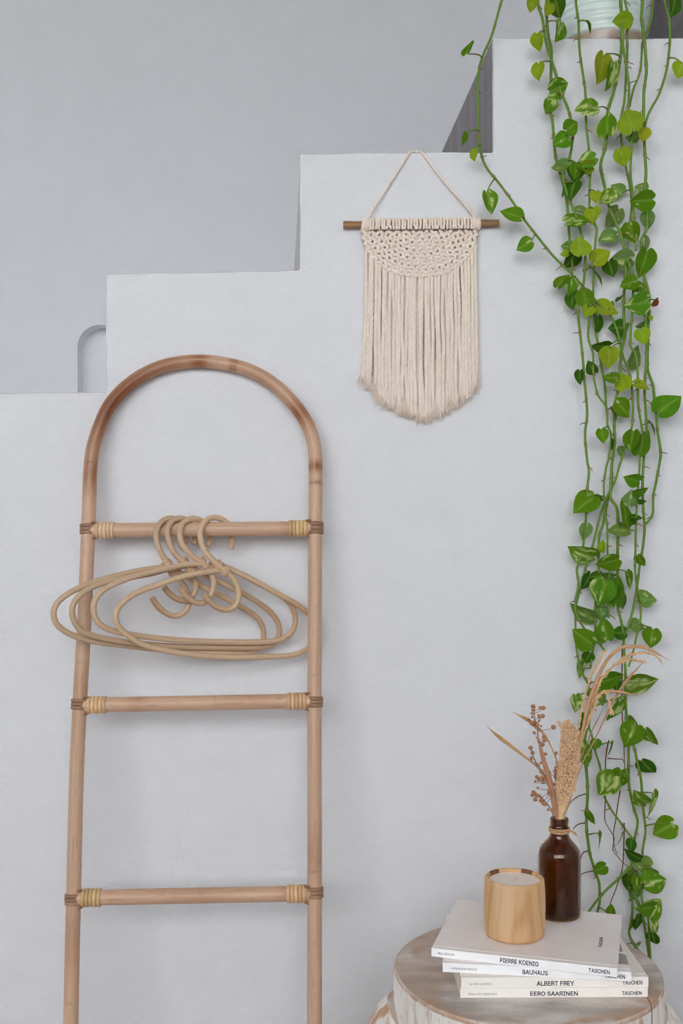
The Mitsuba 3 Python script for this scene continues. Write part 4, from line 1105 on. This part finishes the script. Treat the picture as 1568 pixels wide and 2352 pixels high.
# leaves: (x, y, length, width, direction of the tip in degrees clockwise from right, kind)
# kinds: 0 green, 1 deep green, 2 yellow green, 3 variegated, 4 pale underside, 5 dead and brown
leaf_tables = [
    (ZA, [(605, 35, 85, 72, 92, 2), (712, 62, 90, 70, 110, 2), (772, 55, 125, 105, 75, 1), (782, 200, 140, 85, 100, 3), (650, 267, 108, 68, 85, 2), (970, 172, 85, 45, 60, 1), (1180, 128, 115, 90, 175, 2), (1225, 140, 90, 60, 80, 2), (652, 455, 110, 70, 95, 2), (782, 555, 155, 115, -22, 3), (720, 675, 100, 90, 110, 3),
          (862, 800, 115, 105, -38, 0), (795, 895, 115, 110, 150, 0), (952, 690, 150, 130, 175, 3), (1048, 438, 190, 135, 95, 2), (1108, 482, 175, 105, 95, 3), (1090, 785, 165, 108, -92, 3), (1230, 762, 175, 150, -105, 2), (1320, 855, 85, 82, 100, 2), (1185, 1000, 118, 110, 70, 2), (955, 1025, 130, 112, 160, 3),
          (885, 1085, 105, 95, 90, 0), (795, 1045, 100, 85, 185, 4), (1548, 445, 105, 110, 100, 2), (215, 298, 115, 56, -75, 0), (178, 880, 85, 36, 100, 0), (248, 982, 88, 42, 100, 2), (1505, 38, 150, 105, 95, 1), (1245, 870, 85, 60, 170, 4), (940, 1070, 80, 60, 40, 0)]),
    (ZB, [(224, 260, 165, 122, 70, 3), (372, 340, 160, 128, 205, 0), (465, 558, 118, 108, 155, 0), (700, 18, 100, 80, 195, 4), (830, 55, 140, 115, 100, 1), (800, 172, 140, 105, 110, 1), (742, 165, 120, 50, 95, 4), (890, 2, 120, 75, 180, 2), (962, 222, 85, 72, 90, 2), (1038, 228, 125, 112, 150, 3), (1110, 165, 105, 95, 215, 4),
          (1080, 360, 150, 125, 120, 4), (1290, 150, 105, 80, -60, 4), (1282, 245, 165, 130, 172, 0), (1325, 385, 120, 82, 95, 4), (840, 388, 190, 125, -12, 3), (845, 312, 105, 75, 190, 4), (940, 350, 125, 95, 100, 2), (1042, 497, 130, 112, 165, 4), (1215, 470, 150, 105, 75, 0), (1310, 540, 115, 58, 85, 4),
          (850, 560, 150, 145, -100, 2), (1000, 632, 145, 128, -35, 2), (762, 562, 85, 75, 180, 4), (790, 655, 145, 110, 120, 1), (745, 615, 60, 55, 180, 2), (1142, 652, 155, 135, 180, 4), (1292, 682, 200, 160, 98, 0), (1068, 720, 118, 98, 75, 1), (965, 768, 175, 48, 44, 4), (735, 800, 130, 75, -55, 0), (785, 850, 130, 98, 95, 3),
          (1190, 822, 125, 112, 165, 0), (1265, 842, 95, 60, 20, 3), (888, 935, 138, 112, 80, 0), (800, 940, 130, 75, 100, 1), (1250, 960, 178, 150, 165, 3), (1035, 1000, 170, 130, 12, 2), (905, 1015, 90, 90, 120, 2), (1370, 955, 70, 42, 135, 5), (1075, 962, 55, 26, -90, 4), (1115, 935, 50, 25, 140, 1)]),
    (ZC, [(730, 292, 190, 112, 88, 1), (920, 312, 165, 165, 180, 1), (972, 362, 205, 85, 118, 4), (1165, 275, 150, 55, 150, 4), (1255, 220, 55, 48, 60, 2), (1177, 398, 165, 150, 75, 2), (762, 490, 190, 95, 172, 1), (845, 605, 210, 180, 100, 2), (1092, 590, 230, 150, -62, 4), (672, 695, 140, 90, -128, 1), (560, 797, 145, 66, 95, 1),
          (858, 802, 155, 125, 195, 0), (980, 832, 180, 150, -108, 2), (1165, 880, 170, 110, 12, 2), (982, 1110, 215, 190, 40, 0), (1432, 1062, 290, 215, -42, 0), (892, 1150, 140, 70, 60, 4), (778, 1370, 145, 132, 80, 0), (1068, 1420, 215, 120, 105, 0), (1178, 1430, 265, 135, -76, 0), (1270, 1312, 210, 48, 62, 4), (855, 1480, 185, 50, 95, 1), (968, 1530, 125, 40, 92, 4)]),
    (ZD, [(605, 418, 270, 210, 148, 0), (740, 365, 105, 85, 20, 1), (1068, 175, 165, 130, 190, 0), (1155, 290, 150, 80, -12, 0), (1055, 350, 165, 110, -85, 4), (992, 490, 275, 170, -85, 0), (930, 680, 220, 130, 185, 4), (1118, 550, 125, 60, -8, 1), (605, 690, 170, 145, 95, 4), (578, 890, 285, 175, -168, 3), (778, 825, 125, 62, -88, 2), (830, 985, 230, 180, 158, 0),
          (1158, 970, 135, 72, 62, 0), (625, 1170, 195, 150, 110, 1), (800, 1115, 200, 95, 180, 4), (715, 1125, 130, 95, 180, 1), (778, 1290, 280, 235, 108, 3), (922, 1260, 300, 130, -92, 0), (1035, 1162, 190, 108, 72, 3), (1218, 1350, 205, 160, -2, 4), (980, 1370, 165, 52, 100, 4), (580, 1470, 290, 150, -158, 4), (768, 1488, 155, 145, 90, 4), (805, 1640, 230, 160, -105, 0),
          (590, 1720, 255, 210, -148, 0), (940, 1680, 150, 130, 180, 1), (1122, 1610, 160, 130, 10, 4), (1262, 1730, 200, 160, 100, 0), (1165, 390, 90, 45, 10, 1), (1085, 590, 80, 40, -40, 1)]),
    (ZE, [(832, 172, 105, 100, 110, 1), (785, 262, 145, 42, 112, 4), (1022, 330, 205, 155, -8, 0), (1262, 355, 250, 175, 2, 3), (745, 522, 140, 112, 85, 3), (1035, 580, 200, 130, 110, 3), (942, 470, 150, 60, 95, 4), (845, 440, 65, 48, 190, 1), (805, 640, 95, 80, 90, 1), (765, 710, 100, 50, 95, 1), (1165, 770, 200, 165, 122, 0), (1322, 780, 165, 72, 62, 0), (1182, 660, 118, 50, 60, 4),
          (892, 840, 95, 90, 100, 0), (808, 912, 200, 120, 82, 3), (1005, 870, 118, 40, 95, 1), (1300, 1010, 170, 115, 48, 1), (980, 1150, 210, 165, 130, 3), (1090, 1095, 150, 110, 95, 0), (1240, 1245, 158, 110, -140, 3), (1320, 1300, 215, 105, 92, 3), (862, 1400, 120, 48, 70, 0), (1060, 390, 90, 70, 100, 1), (870, 430, 80, 50, -60, 1)]),
    (ZF, [(1418, 215, 190, 172, 150, 0), (920, 310, 145, 48, 80, 3), (925, 522, 115, 108, 150, 0), (1082, 290, 105, 30, 110, 4), (1172, 345, 105, 62, 100, 1), (1180, 410, 140, 90, 200, 1), (1255, 490, 145, 112, 190, 4), (1330, 540, 125, 82, 30, 4), (1352, 620, 200, 145, -12, 3), (1195, 600, 180, 58, 92, 4), (1150, 640, 150, 52, 95, 1), (1190, 720, 145, 105, 110, 4), (1280, 822, 160, 135, 170, 0),
          (1348, 820, 165, 112, -65, 3), (1015, 835, 85, 62, -90, 0), (1215, 930, 150, 105, 90, 1), (1350, 965, 128, 92, 55, 3), (1165, 960, 95, 60, 95, 0), (1345, 1060, 118, 82, 75, 1), (1215, 1120, 85, 42, 100, 4), (1215, 640, 120, 60, 100, 0)]),
]
LEAF_COL = {0: lin(88, 132, 30), 1: lin(62, 104, 30), 2: lin(142, 164, 40), 3: lin(92, 138, 34), 4: lin(112, 144, 74), 5: lin(126, 74, 48)}


def leaf_mesh(L, W, seed):
    """A heart shaped blade: base at the origin, tip along +x, face along +z."""
    nt, ns_ = 13, 11
    t = np.linspace(0, 1, nt)
    s = np.linspace(-1, 1, ns_)
    prof = np.interp(t, [0, .06, .14, .24, .36, .5, .64, .78, .90, .96, 1], [.30, .395, .46, .498, .49, .44, .35, .225, .10, .038, 0.0])
    T, Sg = np.meshgrid(t, s, indexing='ij')
    Wd = np.repeat(prof[:, None], ns_, 1) * W
    y = Sg * Wd
    lobe = -0.15 * np.sin(np.minimum(np.abs(Sg), 1) ** 0.8 * math.pi * 0.80) * (1 - T) ** 3
    x = L * (0.12 + 0.88 * T + lobe)
    z = 0.16 * np.abs(y) + 0.02 * L * np.sin(T * 7 + seed) * np.abs(Sg) - 0.17 * L * T ** 2 + 0.05 * L
    v = np.stack([x, y, z], -1).reshape(-1, 3)
    i, j = np.meshgrid(np.arange(nt - 1), np.arange(ns_ - 1), indexing='ij')
    q = np.stack([i * ns_ + j, (i + 1) * ns_ + j, (i + 1) * ns_ + j + 1, i * ns_ + j + 1], -1).reshape(-1, 4)
    return v, np.vstack([q[:, [0, 1, 2]], q[:, [0, 2, 3]]]), T.ravel(), Sg.ravel()


allp = np.vstack([np.c_[q, np.full(len(q), i)] for i, q in enumerate(vine_pts)])
allu = 784 + allp[:, 0] / allp[:, 1] * FOC
allv = 1176 - (allp[:, 2] - CAM_Z) / allp[:, 1] * FOC
n_leaf = 0
for (ox, oy, sc), rows_ in leaf_tables:
    for (x, y, L, W, ang, kind) in rows_:
        n_leaf += 1
        u, vv, L, W = ox + x / sc, oy + y / sc, 1.06 * L / sc, 1.06 * W / sc
        a = math.radians(ang)
        du, dv = math.cos(a), math.sin(a)
        bu, bv_ = u - du * L * 0.45, vv - dv * L * 0.45
        # the node it grows from: near the leaf's base and a little off it
        dist = np.hypot(allu - bu, (allv - bv_) * 0.8) + np.where(allv < -30, 500, 0)
        j = int(np.argmin(np.abs(dist - 9) + 0.02 * dist))
        vi = int(allp[j, 3])
        nodep = allp[j, :3]
        yd = nodep[1] + (0.010 * rng.random() + 0.003 if kind == 4 else (-0.004 + 0.008 * rng.random() if kind == 1 else -0.006 - 0.016 * rng.random()))
        yd = min(yd, 1.688)
        m = yd / FOC                                              # metres per pixel at its depth
        Lm, Wm = L * m, W * m
        full = 0.94 * Lm
        roll = math.acos(np.clip(Wm / full, 0.25, 1.0)) * rng.choice([-1, 1])
        if Wm > full:
            full = Wm
        pitch = (rng.random() - 0.5) * 0.5
        v, f, T_, S_ = leaf_mesh(Lm / math.cos(pitch) * 0.97, full, n_leaf)
        v[:, 0] -= Lm * 0.5
        cr, sr = math.cos(roll), math.sin(roll)
        v = v @ np.array([[1, 0, 0], [0, cr, sr], [0, -sr, cr]])
        cp, sp = math.cos(pitch), math.sin(pitch)
        v = v @ np.array([[cp, 0, sp], [0, 1, 0], [-sp, 0, cp]])
        # image plane: tip along (du, dv) -> world x, -z ; face towards -y
        ex_, ez_ = np.array([du, 0, -dv]), np.array([0, -1.0, 0])
        ey_ = np.cross(ez_, ex_)
        c0 = P(u, vv, yd)
        w = c0 + v[:, :1] * ex_ + v[:, 1:2] * ey_ + v[:, 2:3] * ez_
        w[:, 1] -= max(0.0, w[:, 1].max() - (WALL_Y - 0.004))
        nz = meshkit.fbm(np.c_[v[:, 0] * 90, v[:, 1] * 90, np.full(len(v), n_leaf * 3.1)], 3, n_leaf)
        base = LEAF_COL[kind] * np.array([0.92 + 0.22 * rng.random(), 0.92 + 0.16 * rng.random(), 0.8 + 0.4 * rng.random()])
        col = base * (0.82 + 0.36 * nz)[:, None]
        rib = np.exp(-(S_ / 0.10) ** 2)[:, None] * 0.30
        col = col * (1 - rib) + lin(170, 196, 92) * rib * (1.0 if kind != 5 else 0.3)
        if kind in (3, 4, 0):
            # cream marbling runs out from the midrib
            g = meshkit.fbm(np.c_[T_ * 2.2 + n_leaf, np.abs(S_) * 4.5 + T_ * 2, np.full(len(T_), n_leaf * 1.7) + (S_ > 0) * 5], 3, n_leaf + 50)
            th = {3: 0.56, 4: 0.64, 0: 0.70}[kind]
            wgt = np.clip((g - th) / 0.07, 0, 1)[:, None] * 0.8
            col = col * (1 - wgt) + lin(208, 218, 142) * wgt
        # leaf stalk from the node to the base of the blade
        base_p = w.reshape(13, 11, 3)[0, 5]
        if kind == 5:
            mid = 0.5 * (nodep + base_p)
        else:
            mid = 0.55 * base_p + 0.45 * nodep + np.array([0, -0.003, 0.10 * np.linalg.norm(base_p - nodep)])
        st_ = spline(np.array([nodep, mid, base_p, base_p + (w.reshape(13, 11, 3)[1, 5] - base_p) * 0.6]), 12)
        st_[:, 1] = np.minimum(st_[:, 1], WALL_Y - 0.002)
        pv, pf, _, _ = tube(st_, np.linspace(0.00125, 0.0008, 12), 6)
        pc = np.linspace(0, 1, 12).repeat(6)
        pcol = np.vstack([np.outer(1 - pc, lin(122, 120, 62)) + np.outer(pc, lin(118, 150, 58)), np.tile(lin(118, 140, 58), (2, 1))])
        lk = key_for('leaf', vine_keys[vi])
        V, F, C = join([(w, f, col), (pv, pf, pcol)])
        scene[lk] = mikit.ply((V, F), 'm_leaf', smooth=True, color=np.clip(C, 0.005, 0.95))
        if kind == 5:
            labels[lk] = {'label': 'withered brown leaf'}
# a few long bare reddish roots among the lower vines
roots = [(1.676, [(1428, 1480), (1428, 1560), (1427, 1610), (1432, 1700), (1434, 1760), (1436, 1790)]), (1.672, [(1398, 1700), (1392, 1730), (1390, 1760), (1391, 1800), (1389, 1850), (1388, 1880), (1402, 1910), (1410, 1925), (1407, 1950), (1420, 1970), (1440, 1990)]),
         (1.680, [(1424, 1815), (1418, 1850), (1414, 1880), (1408, 1920), (1412, 1950), (1418, 1962)]), (1.670, [(1433, 1890), (1432, 1940), (1430, 1985), (1418, 2030), (1405, 2065), (1395, 2090)]),
         (1.668, [(1395, 1742), (1410, 1743), (1428, 1744), (1432, 1752)]), (1.668, [(1350, 1823), (1330, 1828), (1315, 1838), (1309, 1845)]), (1.668, [(1344, 1890), (1325, 1895), (1316, 1905)]), (1.668, [(1352, 1954), (1338, 1960), (1333, 1975)]), (1.668, [(1364, 2000), (1345, 2004), (1334, 2008)])]
parts = []
for y, px in roots:
    px = np.array(px, float)
    q = spline(P(px[:, 0], px[:, 1], y), len(px) * 6, 'p')
    rv, rf, _, _ = tube(q, np.linspace(0.0010, 0.0006, len(q)), 6)
    parts.append((rv, rf, np.tile(lin(104, 66, 52), (len(rv), 1))))
v, f, cc = join(parts)
add('hanging_roots', (v, f), 'm_stem', plant, smooth=True, color=cc, kind='stuff', label='thin reddish brown hanging roots')
